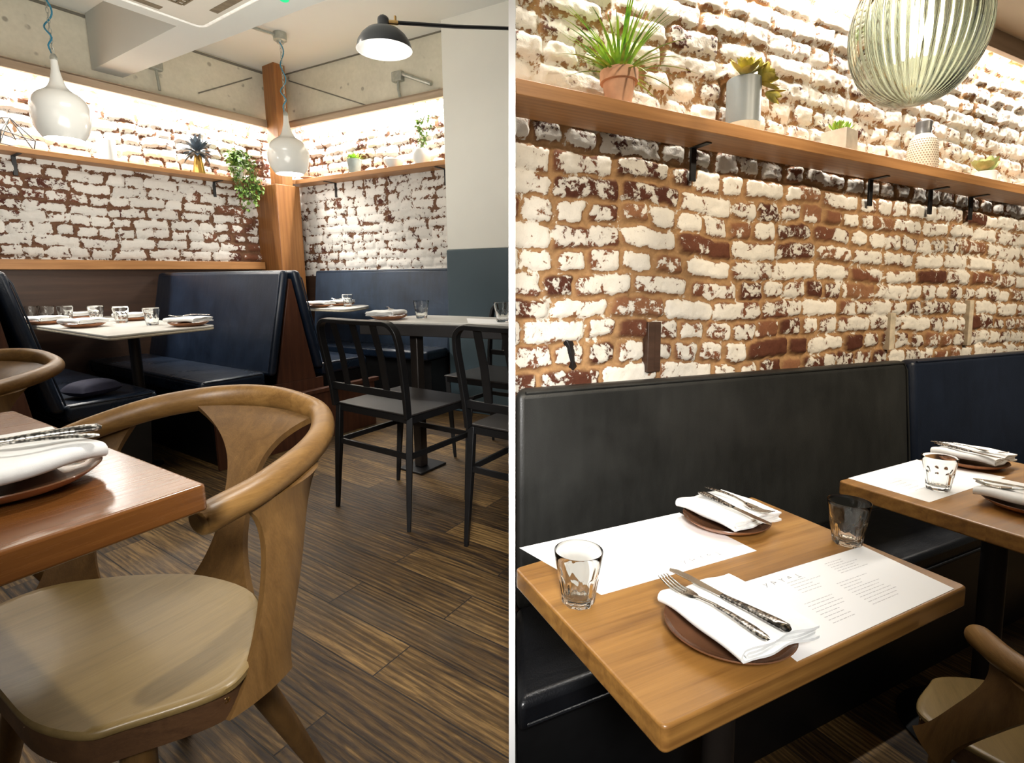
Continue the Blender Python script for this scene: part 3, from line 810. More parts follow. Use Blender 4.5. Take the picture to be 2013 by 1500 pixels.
# ------------------------------------------------------------------ banquette along the right wall
def banquette(label, u0, u1, mat, clip=False):
    root = thing('banquette', label, 'bench', 'R', (u0, 1.1, 0), 0, 'leather banquette sections')
    L = u1-u0
    sl = .45 if clip else 0     # the first section is cut square to the dividing panel
    def X(n): return (n*.494+.012/.8964-u0) if clip else 0
    def hx(n0, n1, n2, n3, z0, z1):
        return [(X(n0), n0-1.1, z0), (L, n0-1.1, z0), (L, n1-1.1, z0), (X(n1), n1-1.1, z0), (X(n2), n2-1.1, z1), (L, n2-1.1, z1), (L, n3-1.1, z1), (X(n3), n3-1.1, z1)]
    b = MB().hexa(hx(1.215, 1.30, 1.262, 1.325, .43, 1.028)).build('back_cushion', mat, root, bev=.024, seg=4)
    MB().tube([(X(1.26)+.03, .163, 1.020), (L-.03, .163, 1.020), (L-.008, .160, .99), (L-.003, .118, .47)], .0045, 8).build('piping', mat, b)
    s = MB().hexa(hx(.895, 1.214, .90, 1.214, .385, .455)).build('seat_cushion', M_BLKL, root, bev=.018, seg=4)
    MB().tube([(X(.894)+.02, .894-1.1, .405), (L-.01, .894-1.1, .405)], .0045, 8).build('piping', M_BLKL, s)
    MB().hexa(hx(.93, 1.30, .93, 1.30, 0, .384)).build('plinth', M_BLK, root)
    return root
banquette('charcoal leather banquette section behind the nearest oak table', .44, 2.475, M_CHAR, True)
banquette('navy leather banquette section beyond the charcoal one', 2.515, 4.55, M_NAVYR)
STONE = {(298, 638): (1.277, 3.20), (238, 631): (1.262, 3.55), (189, 625): (1.225, 3.80), (129, 620): (1.133, 3.98), (92, 616): (1.077, 4.10), (59, 615): (1.03, 4.20),
         (370, 632): (1.355, 2.97), (163, 637): (1.045, 3.42), (272, 622): (1.37, 3.68), (88, 631): (1.00, 3.86), (160, 618): (1.26, 4.14)}
# ------------------------------------------------------------------ tumblers
def make_tumbler(label, group):
    g = thing('tumbler', label, 'glass', 'R', (0, 0, 0), 0, group)
    H = .092
    def rf(a, z):
        s9 = 2*PI/9
        k = (math.cos(PI/9)/math.cos(((a+.2) % s9)-PI/9))**1.35
        # rounded arch on every facet
        u = (((a+.2) % s9)-PI/9)/(PI/9)
        top = .056-.022*u*u
        w = min(1, max(0, (top-z)/.006))
        if z < .004: w = 1
        return (1-w)+w*(k*1.0)
    prof = [(.0, .0015), (.018, .0015), (.022, 0), (.0268, 0), (.0285, .003)]
    for z in np.linspace(.008, .062, 19): prof.append((.0285+.0085*((z-.003)/.06)**1.0, float(z)))
    prof += [(.0385, .072), (.0405, .084), (.0412, .0905), (.0408, H), (.0400, H), (.0396, .0905)]
    for z in (.080, .068, .055, .042, .030, .020, .014): prof.append((.0242+.0152*((z-.014)/.0765), z))
    prof += [(.020, .0115), (.010, .0105), (0.0, .0104)]
    mb = MB().lathe([(max(r, 1e-5), z) for r, z in prof], 72, rf=lambda a, z: rf(a, z), cap0=False, cap1=False)
    # the inner wall stays round
    n0 = len(prof); inner = range(n0-12, n0)
    for j in inner:
        r, z = prof[j]
        for i in range(72):
            a = 2*PI*i/72
            mb.v[j*72+i] = (max(r, 1e-5)*math.cos(a), max(r, 1e-5)*math.sin(a), z)
    mb.build('glass_body', M_GLASS, g, ang=55)
    return g
GR = 'faceted glass tumblers'
tum = make_tumbler('faceted tumbler on the corner of the rear menu at the left end', GR)
tum.location = rot2('R', (.486, .729, .7508)); tum.rotation_euler = (0, 0, 0)
def glass(fr, p, label, rz=0.0, z=None):
    g = dup(tum, fr, p, rz, label, GR)
    return g
glass('R', (1.1266, .668, .7508), 'faceted tumbler at the far edge of the nearest oak table', .3)
glass('R', (1.6915, .767, .7510), 'faceted tumbler standing on the menu of the second oak table', .5)
Z1 = .7503
for (px, py), lb in (((298, 638), 'tumbler nearest the front edge of the long stone table'),
                     ((238, 631), 'tumbler second from the right among six on the long stone table'),
                     ((189, 625), 'tumbler third from the right among six on the long stone table'),
                     ((129, 620), 'tumbler third from the left among six on the long stone table'),
                     ((92, 616), 'tumbler second from the left among six on the long stone table'),
                     ((59, 615), 'tumbler half hidden by the left booth back on the long stone table')):
    P = STONE[(px, py)]
    glass('L', (P[0], P[1], Z1), lb, px*.01)
glass('L', (2.63, 3.28, .7703), 'lone tumbler on the pale stone table beyond the tall bench')
glass('L', (2.045, 1.965, .7753), 'tumbler beside the folded napkin on the dark-edged table')
glass('L', (2.05, 1.45, .7762), 'tumbler at the right end of the dark-edged table by the white panel', .2)

# ------------------------------------------------------------------ plates, napkins, cutlery
def make_plate():
    p = thing('plate', 'x', 'plate', 'R', (0, 0, 0), 0, 'brown stoneware side plates')
    top = [(.0955, .0195), (.0948, .0212), (.0935, .0205), (.088, .0150), (.078, .0095), (.06, .0065), (.03, .0058), (.0005, .0056)]
    und = [(.0005, .001), (.050, .001), (.054, 0), (.057, 0), (.060, .002), (.078, .0075), (.090, .0150), (.0955, .0195)]
    MB().lathe(top, 56, cap0=False, cap1=False).build('glazed_top', M_PLATE, p, ang=60)
    MB().lathe(und, 56, cap0=False, cap1=False).build('underside', M_PLATEU, p, ang=60)
    return p
PL = make_plate()
def make_napkin():
    nk = MB()
    def ribbon(path, wob, seed, yo=0, th=.0042):
        P = [Vector((x, 0, z)) for x, z in path]
        n = len(P)-1
        def fn(u, v):
            i = min(int(u*n), n-1); f = u*n-i
            p = P[i].lerp(P[i+1], f)
            y = (v-.5)*.165
            a = abs(v-.5)*2
            z = p.z+.0016*math.sin(y*60+seed+p.x*30)*wob+.0012*math.sin(p.x*85+seed*2)*wob-.003*a**4-.002*max(0, p.x/.08)**3
            return (p.x+.0015*math.sin(y*45+seed), y+yo+.002*math.sin(p.x*70+seed), z)
        nk.thick(fn, n*2, 18, th)
    def U(x1, x0, z0, z1, xe):
        r = (z1-z0)/2; zc = (z0+z1)/2
        pts = [(x1-(x1-x0)*k/6, z0) for k in range(7)]
        pts += [(x0-r*math.sin(PI*k/6), zc-r*math.cos(PI*k/6)) for k in range(1, 6)]
        pts += [(x0+(xe-x0)*k/6, z1) for k in range(7)]
        return pts
    ribbon(U(.079, -.066, .0045, .0205, .077), .8, 0)
    ribbon(U(.076, -.060, .0095, .0152, .079), .5, 1.3, .002)
    return nk.build('napkin', M_NAPKIN, None, ang=60)
NK = make_napkin()
COL.objects.unlink(NK)
def napkin(fr, p, rz, label):
    o = NK.copy(); COL.objects.link(o)
    o.location = rot2(fr, p); o.rotation_euler = (0, 0, ANG[fr]+rz)
    meta(o, label, 'napkin', 'folded white napkins')
    return reg(o, fr)

def make_knife():
    k = thing('knife', 'x', 'knife', 'R', (0, 0, 0), 0, 'hammered steel knives')
    bl = [(-.002, -.005), (.06, -.0085), (.082, -.007), (.092, -.001), (.088, .004), (.0, .0045)]
    MB().prism(bl, -.0008, .0008).build('blade', M_STEEL, k, bev=.0004, seg=1)
    MB().tube([(-.0, 0, 0), (-.012, 0, .0), (-.05, 0, .0012), (-.080, 0, .0012), (-.092, 0, .0008), (-.0965, 0, 0)], [.0042, .0048, .0062, .0082, .0078, .0035], 14, ry=[.0026, .003, .0036, .0042, .0040, .0018]).build('handle', M_HAMMER, k)
    return k
KN = make_knife(); KN.scale = (1.12, 1.25, 1.2)
def make_fork():
    k = thing('fork', 'x', 'fork', 'R', (0, 0, 0), 0, 'hammered steel forks')
    h = MB()
    def fz(x): return .004*math.sin(max(0, x)/.075*PI*.9)*-1+.0045*max(0, (x-.035)/.04)**2
    for y in (-.0081, -.0027, .0027, .0081):
        pts = [(x, y*(1-.06*(x > .06)), fz(x)) for x in (.028, .036, .046, .056, .066, .075)]
        h.tube(pts, [.0019, .0018, .0017, .0016, .0014, .0008], 6)
    def pal(u, v):
        x = .006+.026*u
        w = .0032+.0068*min(1, (u*1.25))**.6
        return (x, (v-.5)*2*w, fz(x)+.0012*abs(v-.5))
    h.thick(pal, 8, 8, .0018)
    h.tube([(.010, 0, fz(.01)), (.0, 0, .0005), (-.02, 0, .003), (-.03, 0, .0035)], [.0030, .0024, .0022, .0026], 8)
    h.build('fork_head', M_STEEL, k, ang=60)
    MB().tube([(-.026, 0, .0033), (-.05, 0, .0035), (-.085, 0, .0015), (-.103, 0, -.0005), (-.109, 0, -.001)], [.0028, .0042, .0066, .0062, .003], 12, ry=[.0018, .002, .0022, .002, .001]).build('handle', M_HAMMER, k)
    return k
FK = make_fork(); FK.scale = (1.06, 1.2, 1.1)
first = {}
def place(root, fr, p, rz, label, tilt=0):
    if root.name not in first:
        first[root.name] = 1
        root.location = rot2(fr, p); root.rotation_euler = (0, tilt, ANG[fr]+rz)
        root['label'] = label
        if fr in LEFT_ROOM: TOPS_LEFT.append(root)
        return root
    o = dup(root, fr, p, rz, label)
    o.rotation_euler = (0, tilt, ANG[fr]+rz)
    return o
def aim(a, b): return math.atan2(b[1]-a[1], b[0]-a[0])

# banquette table, front setting
place(PL, 'R', (.640, .549, .7508), 0, 'brown plate under a napkin at the front corner of the nearest oak table')
napkin('R', (.650, .548, 0.7740), -.02, 'folded napkin on the front plate of the nearest oak table')
place(KN, 'R', (.6455, .568, .8035), aim((.662, .474), (.641, .640)), 'knife beside the fork on the front napkin of the nearest oak table')
place(FK, 'R', (.6085, .576, .8035), aim((.625, .470), (.615, .64)), 'fork with upturned tines on the front napkin of the nearest oak table')
# banquette table, rear setting
place(PL, 'R', (.972, .852, .7512), 0, 'brown plate on the corner of the rear menu, by the charcoal leather')
napkin('R', (.980, .858, 0.7745), .03, 'folded napkin on the rear plate beside the charcoal leather back')
place(KN, 'R', (.960, .822, .8045), aim((.9767, .9464), (.962, .73)), 'knife lying across the rear napkin of the nearest oak table')
place(FK, 'R', (1.008, .838, .8045), aim((1.024, .958), (1.018, .78)), 'fork lying across the rear napkin of the nearest oak table')
# second oak table
place(PL, 'R', (2.045, .845, .7512), 0, 'brown plate behind the tumbler on the second oak table, by the navy leather')
napkin('R', (2.065, .848, 0.7745), .05, 'folded napkin at the back of the second oak table, below the navy leather')
place(KN, 'R', (2.005, .828, .8045), aim((2.03, .93), (2.0, .75)), 'knife on the back napkin of the second oak table')
place(FK, 'R', (2.062, .842, .8045), aim((2.07, .95), (2.10, .77)), 'fork on the back napkin of the second oak table')
place(PL, 'R', (1.728, .585, .7508), 0, 'brown plate at the front edge of the second oak table, cut by the frame')
napkin('R', (1.722, .588, 0.7740), .05, 'folded napkin at the front of the second oak table, cut by the frame')
place(KN, 'R', (1.722, .592, .8035), aim((1.75, .48), (1.69, .66)), 'knife on the front napkin of the second oak table')
place(FK, 'R', (1.690, .598, .8035), aim((1.72, .50), (1.665, .66)), 'fork with its tines over the front napkin of the second oak table')
# near wooden table in the booths room
place(PL, 'L', (.170, .880, .7408), 0, 'large brown plate on the near orange oak table, cut by the left edge')
napkin('L', (.165, .886, 0.7640), PI/2+.30, 'thick folded napkin on the near orange oak table')
place(KN, 'L', (.168, .905, .7985), aim((.29, .86), (.10, .93))+.0, 'hammered knife on the napkin of the near orange oak table')
place(FK, 'L', (.150, .880, .7980), aim((.28, .83), (.10, .91)), 'hammered fork on the napkin of the near orange oak table')
# long stone table
for key, lb, r, ft in (((370, 632), 'at the right end of the long stone table', .5, True), ((163, 637), 'at the front of the long stone table, nearest us', .25, False),
                   ((272, 622), 'behind the second tumbler from the right on the long stone table', .1, False), ((88, 631), 'beside the left booth back on the long stone table', .3, False),
                   ((160, 618), 'at the far side of the long stone table, second from the left', -.1, False)):
    P = STONE[key]
    place(PL, 'L', (P[0], P[1], .7503), 0, 'brown plate '+lb)
    napkin('L', (P[0], P[1], 0.7735), r, 'folded napkin '+lb)
    if ft: place(FK, 'L', (P[0]-.01, P[1], .806), 2.4, 'fork '+lb)
# the other two booth tables
place(PL, 'L', (2.70, 3.43, .7703), 0, 'brown plate behind the tumbler on the far pale stone table')
napkin('L', (2.70, 3.43, 0.7935), .7, 'folded napkin on the plate behind the tumbler on the far stone table')
place(FK, 'L', (2.69, 3.44, .8250), 1.8, 'fork on the napkin of the far pale stone table')
place(PL, 'L', (2.475, 3.42, .7703), 0, 'brown plate mostly hidden by the tall bench on the far stone table')
napkin('L', (2.49, 3.42, 0.7935), .4, 'folded napkin peeping out beside the tall bench on the far stone table')
place(PL, 'L', (1.92, 2.075, .7756), 0, 'brown plate above the first black chair on the dark-edged table')
napkin('L', (1.917, 2.085, 0.7985), PI/2+.35, 'long folded napkin above the first black chair on the dark-edged table')
place(FK, 'L', (1.925, 2.075, .8305), -2.2, 'fork on the napkin of the dark-edged table')
place(PL, 'L', (2.09, 1.28, .7760), 0, 'brown plate at the right end of the dark-edged table by the white panel')
napkin('L', (2.095, 1.28, 0.8030), .8, 'folded napkin at the right end of the dark-edged table by the white panel')

# ------------------------------------------------------------------ menus
def menu(fr, quad, z, label, rows, title=None, seed=1, group='printed paper menus'):
    c = [sum(q[i] for q in quad)/4 for i in (0, 1)]
    q = [Vector((a-c[0], b-c[1])) for a, b in quad]
    root = solo('menu', MB().prism([tuple(p) for p in q], 0, .0004), M_PAPER, fr, label, 'menu', (c[0], c[1], z), 0, group, smooth=False)
    r = random.Random(seed)
    def at(u, v):
        p = q[0].lerp(q[1], u).lerp(q[3].lerp(q[2], u), v)
        return p
    def bar(pm, u0, u1, v, h):
        a, b, cc, d = at(u0, v-h/2), at(u1, v-h/2), at(u1, v+h/2), at(u0, v+h/2)
        pm.add([(p.x, p.y, .00065) for p in (a, b, cc, d)], [(0, 1, 2, 3)])
    for (ua, ub, va, vb, nl) in rows:
        pm = MB()
        for k in range(nl):
            v = va+(vb-va)*k/max(1, nl-1)
            end = ua+(ub-ua)*(.55+.45*r.random())
            x = ua
            while x < end-.006:
                w = .008+.018*r.random()
                bar(pm, x, min(end, x+w), v, .0075); x += w+.004
        pm.build('menu_lettering', M_PRINT, root, smooth=False)
    if title:
        tm = MB()
        (u0, u1, v, h) = title
        for k in range(5):
            uc = u0+(u1-u0)*(k+.5)/5; w = (u1-u0)*.042
            def seg(a, b):
                A, B = at(uc+a[0]*w, v+a[1]*h), at(uc+b[0]*w, v+b[1]*h)
                d = (B-A).normalized(); n = Vector((-d.y, d.x))*.0006
                tm.add([(p.x, p.y, .0007) for p in (A-n, B-n, B+n, A+n)], [(0, 1, 2, 3)])
            for sg in [[((-1, -1), (1, 1)), ((-1, 1), (0, 0))], [((-1, -1), (-1, 1)), ((-1, 1), (1, 0)), ((1, 0), (-1, -.2))], [((0, -1), (0, .2)), ((0, .2), (-1, 1)), ((0, .2), (1, 1))], [((-1, 0), (1, 0)), ((1, 0), (0, 1)), ((0, 1), (-1, 0))], [((-1, -1), (1, -1)), ((0, -1), (0, 1))]][k]: seg(*sg)
        tm.build('menu_title_lettering', M_PRINT2, root, smooth=False)
    return root
menu('R', [(.679, .462), (1.112, .468), (1.142, .644), (.712, .652)], .7503, 'white menu sheet along the front edge of the nearest oak table',
     [(.30, .50, .18, .48, 8), (.56, .78, .20, .58, 10), (.36, .56, .62, .80, 5), (.66, .86, .70, .90, 6)], (.24, .48, .86, .030), 3)
menu('R', [(.535, .730), (.923, .728), (.929, .955), (.49, .957)], .7503, 'white menu sheet lying partly under the rear plate of the nearest oak table',
     [(.22, .52, .18, .42, 6), (.25, .52, .52, .86, 10), (.60, .86, .35, .60, 6)], (.54, .82, .12, .028), 5)
menu('R', [(1.556, .722), (1.992, .735), (1.963, .955), (1.566, .936)], .7503, 'white menu sheet under the tumbler on the second oak table',
     [(.15, .35, .3, .6, 5)], None, 8)
menu('L', [(1.93, 1.56), (1.99, 1.28), (2.17, 1.30), (2.14, 1.74)], .7753, 'pale paper mat on the dark-edged table between the two tumblers', [], None, 9, 'paper table mats')
menu('L', [(.05, 1.02), (.28, .985), (.30, 1.20), (.06, 1.22)], .7403, 'white menu sheet behind the napkin on the near orange oak table', [], None, 10, 'printed paper menus')
# ------------------------------------------------------------------ shelves
sh = thing('wall_shelf', 'long oak shelf with plants on the right-hand brick wall', 'shelf', 'R', (.6, 1.2, 1.76))
MB().prism([(-.002, -.012), (4.0, -.012), (4.0, .128), (.067, .128)], 0, .038).build('board', M_SHELF, sh, bev=.002)
for u in (1.30, 2.246, 2.68, 3.02):
    b = MB().box(-.011, .011, .055, .126, -.004, -.0003).box(-.011, .011, .117, .126, -.105, -.004).build('bracket', M_BLK, sh, bev=.001)
    b.location = (u-.6, 0, 0)
sh = thing('wall_shelf', 'oak shelf on the left brick wall over the booths', 'shelf', 'L', (0, 4.3, 1.74))
MB().box(-.6, 2.612, -.062, .085, 0, .030).build('board', M_SHELF, sh, bev=.002)
for s in (1.10, 2.29):
    b = MB().box(-.011, .011, -.04, .086, -.005, -.0003).box(-.011, .011, .077, .086, -.115, -.005).build('bracket', M_BLK, sh, bev=.001)
    b.location = (s, -.004, 0)
sh = thing('wall_shelf', 'oak shelf on the back brick wall beside the pillar', 'shelf', 'B', (-3.0, WB-.09, 1.762))
MB().prism([(-.93, -.18), (-.80, -.065), (.85, -.065), (.85, .085), (-.93, .085)], 0, .034).build('board', M_SHELF, sh, bev=.002)
for q in (-.493, .625):
    b = MB().box(-.011, .011, -.04, .086, -.005, -.0003).box(-.011, .011, .077, .086, -.115, -.005).build('bracket', M_BLK, sh, bev=.001)
    b.location = (q, -.006, 0)

def clampy(fm, lim):
    fm.v = [(x, min(y, lim), z) for x, y, z in fm.v]
# ------------------------------------------------------------------ plants on the right shelf
ZR = 1.7985
def pot_soil(parent, r, z):
    MB().lathe([(r, 0), (r*.6, .004), (.001, .005)], 20, c=(0, 0, z), cap1=False).build('soil', plain('soil', (.05, .03, .02), .95, 0, .3, 60), parent)
tp = thing('potted_plant', 'spiky grass-like plant in a terracotta pot on the long shelf', 'plant', 'R', (.953, 1.257, ZR))
MB().lathe([(.001, 0), (.033, 0), (.034, .004), (.0445, .072), (.0485, .0725), (.052, .074), (.0535, .102), (.0515, .104), (.048, .102), (.044, .085), (.001, .085)], 40, cap0=False, cap1=False).build('pot', M_TERRA, tp, ang=40)
fm = MB(); r = random.Random(3)
for k in range(95):
    a = r.random()*2*PI; el = math.radians(12+72*r.random()**.8)
    d = (math.cos(a)*math.cos(el), math.sin(a)*math.cos(el)*.8-.05, math.sin(el))
    ln = .12+.11*r.random()
    fm.leaf((.018*math.cos(a), .018*math.sin(a), .09), d, (0, 0, 1), ln, .0085+.004*r.random(), .28+.5*r.random()*(1-el/PI*1.5), 7, .25, shape=lambda t: max(.04, (1-t)**.7))
clampy(fm, .050); fm.build('foliage', M_GRASS, tp, ang=80)
pot_soil(tp, .044, .086)

vs = thing('potted_plant', 'olive succulent spilling from a tall grey cylinder vase on the shelf', 'plant', 'R', (1.443, 1.257, ZR))
MB().lathe([(.001, 0), (.050, 0), (.052, .003), (.052, .032), (.0521, .0325)], 44, cap0=False, cap1=False).build('vase_foot', M_CREAM, vs)
MB().lathe([(.0521, .033), (.0521, .168), (.0505, .170), (.048, .168), (.047, .13), (.001, .13)], 44, cap0=False, cap1=False).build('vase', M_GREYCER, vs)
fm = MB(); r = random.Random(5)
def rosette(fm, c, axis, n, R, r, ln, w, spread=1.0, fold=.5, bend=-.2):
    ax = Vector(axis).normalized(); x = ax.cross(Vector((0.2, 1, .1))).normalized(); y = ax.cross(x)
    for k in range(n):
        f = k/n; a = k*2.39996
        tilt = (.15+1.25*f)*spread
        d = ax*math.cos(tilt)+(x*math.cos(a)+y*math.sin(a))*math.sin(tilt)
        fm.leaf(Vector(c)+d*R*.2, d, ax, ln*(.55+.45*f), w*(.6+.4*f), bend, 5, fold, shape=lambda t: max(.05, math.sin(PI*min(1, .12+.86*t))**.7))
rosette(fm, (-.012, -.01, .172), (-.25, -.45, 1), 26, .05, r, .075, .036, .95)
rosette(fm, (.028, -.028, .158), (.55, -.75, .55), 24, .05, r, .068, .036, .95)
rosette(fm, (.035, -.045, .125), (.4, -.7, -.45), 10, .05, r, .062, .026, .5)
clampy(fm, .050); fm.build('foliage', M_SUCC, vs, ang=80)

cu = thing('potted_plant', 'little green succulent in a square concrete planter on the shelf', 'plant', 'R', (1.935, 1.257, ZR), math.radians(8))
MB().box(-.043, .043, -.043, .043, 0, .080).box(-.034, .034, -.034, .034, .0805, .0815).build('planter', M_CONC, cu, bev=.003)
fm = MB(); r = random.Random(6)
for q in ((0, 0), (-.018, .01), (.018, -.01), (-.03, -.012), (.028, .014)):
    rosette(fm, (q[0], q[1], .080), (q[0]*8, q[1]*8-.1, 1), 18, .03, r, .038, .010, .85, .6, -.3)
fm.build('foliage', M_FRESH, cu, ang=80)

bo = thing('vase', 'dimpled cream bottle vase with a dark neck on the shelf', 'vase', 'R', (2.468, 1.257, ZR))
def dim(a, z): return 1
MB().lathe([(.001, 0), (.050, 0), (.053, .003), (.0545, .02), (.053, .07), (.050, .100), (.043, .125), (.030, .142), (.0285, .1445)], 48, cap0=False, cap1=False).build('body', M_CREAM, bo)
MB().lathe([(.0288, .1447), (.0272, .148), (.0275, .172), (.0285, .192), (.027, .194), (.0245, .192), (.024, .15), (.001, .15)], 40, cap0=False, cap1=False).build('neck', M_DGREY, bo)
dm = MB()
for j in range(13):
    z = .008+j*.0092
    R = np.interp(z, [0, .02, .07, .1, .125], [.0535, .0545, .053, .050, .043])
    for i in range(34):
        a = 2*PI*(i+.5*(j % 2))/34
        c = Vector((R*math.cos(a), R*math.sin(a), z)); n = Vector((math.cos(a), math.sin(a), .0)); tt = Vector((-math.sin(a), math.cos(a), 0)); up = Vector((0, 0, 1))
        vs_ = [c+n*.0016]+[c+n*.0001+tt*.0034*math.cos(k*PI/3)+up*.0034*math.sin(k*PI/3) for k in range(6)]
        dm.add(vs_, [(0, 1+k, 1+(k+1) % 6) for k in range(6)])
dm.build('bead_pattern', plain('brown_bead', (.30, .22, .15), .6), bo)['kind'] = 'stuff'

wp = thing('potted_plant', 'pale fleshy-leaved succulent in a small white pot on the shelf', 'plant', 'R', (2.975, 1.257, ZR))
MB().lathe([(.001, 0), (.036, 0), (.040, .004), (.041, .052), (.0395, .054), (.036, .052), (.035, .045), (.001, .045)], 36, cap0=False, cap1=False).build('pot', M_WCER, wp)
fm = MB(); r = random.Random(9)
for k in range(13):
    a = k*2.4; el = .35+.75*(k % 4)/3
    d = (math.cos(a)*math.cos(el), math.sin(a)*math.cos(el), math.sin(el))
    fm.leaf((.012*math.cos(a), .012*math.sin(a), .047), d, (0, 0, 1), .075, .046, -.25, 7, .45, shape=lambda t: max(.10, math.sin(PI*min(1, .05+.9*t**1.4))))
clampy(fm, .050); fm.build('foliage', M_PALE, wp, ang=80)
cp = solo('bowl', MB().lathe([(.001, 0), (.030, 0), (.045, .012), (.052, .035), (.050, .038), (.046, .034), (.036, .012), (.001, .008)], 36, cap0=False, cap1=False), M_CREAM, 'R', 'small cream bowl at the far right end of the long shelf', 'bowl', (3.34, 1.257, ZR))

# ------------------------------------------------------------------ left shelves
ZL = 1.7705
te = thing('terrarium', 'thin black wire terrarium at the left end of the left shelf', 'terrarium', 'L', (1.075, 4.30, ZL), .5)
T = [Vector(p) for p in ((-.10, -.045, .0), (.10, -.045, .0), (.10, .045, 0), (-.10, .045, 0), (-.085, -.048, .075), (.115, -.048, .06), (.08, .048, .07), (-.09, .045, .08), (.0, -.02, .165), (-.01, .02, .165))]
ed = [(0, 1), (1, 2), (2, 3), (3, 0), (0, 4), (1, 5), (2, 6), (3, 7), (4, 5), (5, 6), (6, 7), (7, 4), (4, 8), (5, 8), (6, 9), (7, 9), (8, 9), (0, 8), (1, 8)]
wm = MB()
for a, b in ed: wm.tube([T[a]+Vector((0, 0, .0025)), T[b]+Vector((0, 0, .0025))], .003, 6)
wm.build('wire_frame', M_BLK, te)
MB().add(T, [(4, 5, 8), (6, 7, 9), (5, 6, 9, 8), (7, 4, 8, 9)]).build('panes', M_PANE, te, smooth=False)
cu = thing('cup', 'tall white ceramic cup on the left shelf beside the white pendant', 'cup', 'L', (1.56, 4.29, ZL))
MB().lathe([(.001, 0), (.048, 0), (.052, .004), (.053, .13), (.051, .133), (.048, .13), (.047, .01), (.001, .008)], 40, cap0=False, cap1=False).build('cup_body', M_WCER, cu)
MB().tube([(.050, 0, .105), (.075, 0, .105), (.086, 0, .085), (.084, 0, .055), (.07, 0, .036), (.051, 0, .035)], .006, 8).build('handle', M_WCER, cu)

go = thing('potted_plant', 'dark blue-grey succulent in a faceted gold vase on the left shelf', 'plant', 'L', (2.14, 4.285, ZL))
gm = MB(); n = 9
zig = []
for k in range(n):
    a = 2*PI*k/n
    zig.append((a, .046))
prof = []
gv = [( .043*math.cos(a), .043*math.sin(a), 0) for a, _ in zig]+[(.022*math.cos(a+PI/n), .022*math.sin(a+PI/n), .135) for a, _ in zig]
gf = [(k, (k+1) % n, n+k) for k in range(n)]+[(n+k, (k+1) % n, n+(k+1) % n) for k in range(n)]+[tuple(range(n))[::-1], tuple(range(n, 2*n))]
gm.add(gv, gf).build('vase', M_GOLD, go, smooth=False)
fm = MB(); r = random.Random(12)
for k in range(46):
    a = k*2.39996; el = math.radians(-28+105*(k/46))
    d = (math.cos(a)*math.cos(el), math.sin(a)*math.cos(el), math.sin(el))
    fm.leaf((.012*math.cos(a), .012*math.sin(a), .145+.03*(k/46)), d, (0, 0, 1), .085+.05*r.random(), .030+.008*r.random(), .25 if el < .4 else -.05, 6, .35)
clampy(fm, .058); fm.build('foliage', M_DKSUC, go, ang=80)

def ivy(name_root, clampf, strands, seed, size=.026):
    fm, sm = MB(), MB()
    r = random.Random(seed)
    for pts, k, spread in strands:
        P = catmull(pts, 6)
        sm.tube(P, .0016, 5)
        for i in range(k):
            t = r.random()*(len(P)-1.001); j = int(t); p = P[j].lerp(P[j+1], t-j)
            a = r.random()*2*PI; el = r.uniform(-.9, .6)
            d = Vector((math.cos(a)*math.cos(el), math.sin(a)*math.cos(el), math.sin(el)))
            p = p+d*spread*r.random()
            fm.leaf(p, d+Vector((0, 0, -.25)), (r.uniform(-.4, .4), r.uniform(-.4, .4), 1), size*r.uniform(.7, 1.25), size*r.uniform(.7, 1.0), .3, 3, .25, shape=lambda t: max(.08, math.sin(PI*min(1, .18+.8*t))))
    clampf(fm); clampf(sm)
    fm.build('foliage', M_IVY, name_root, ang=80); sm.build('stems', M_STEM, name_root)
iv = thing('potted_plant', 'leafy ivy tumbling from a white pot over the corner end of the left shelf', 'plant', 'L', (2.43, 4.285, ZL))
MB().lathe([(.001, 0), (.040, 0), (.050, .09), (.048, .092), (.044, .085), (.001, .08)], 30, cap0=False, cap1=False).build('pot', M_WCER, iv)
r = random.Random(31); S = []
for k in range(26):
    a = -PI/2+r.uniform(-1.7, 1.7)
    R = .06+.05*r.random(); drop = r.uniform(.02, .20) if k % 3 else r.uniform(.16, .27)
    if abs(a+PI/2) > .9: drop = min(drop, .10)
    top = .13+.10*r.random()
    x, y = R*math.cos(a)+.02, R*math.sin(a)
    S.append(([(0, 0, .085), (x*.5, y*.5, top), (x, y-.02, top*.6), (x*1.05+.02*r.uniform(-1, 1), min(y, -.085)-.01, -drop*.5), (x*.75+.03+.025*r.uniform(-1, 1), min(y, -.09)-.01*r.random(), -drop)], 26 if drop < .2 else 40, .03))
for k in range(8):
    S.append(([(0, 0, .085), (.02*r.uniform(-2, 2), .02*r.uniform(-2, 1), .13), (.07*r.uniform(-1, 1.2), .04*r.uniform(-1, 1), .19+.05*r.random())], 26, .035))
def ivclamp(fm):
    out = []
    for x, y, z in fm.v:
        y = min(y, .055)
        if z < .006: y = min(y, -.056)
        if y > -.205: x = min(x, .195)
        out.append((x, y, z))
    fm.v = out
ivy(iv, ivclamp, S, 5, .028)

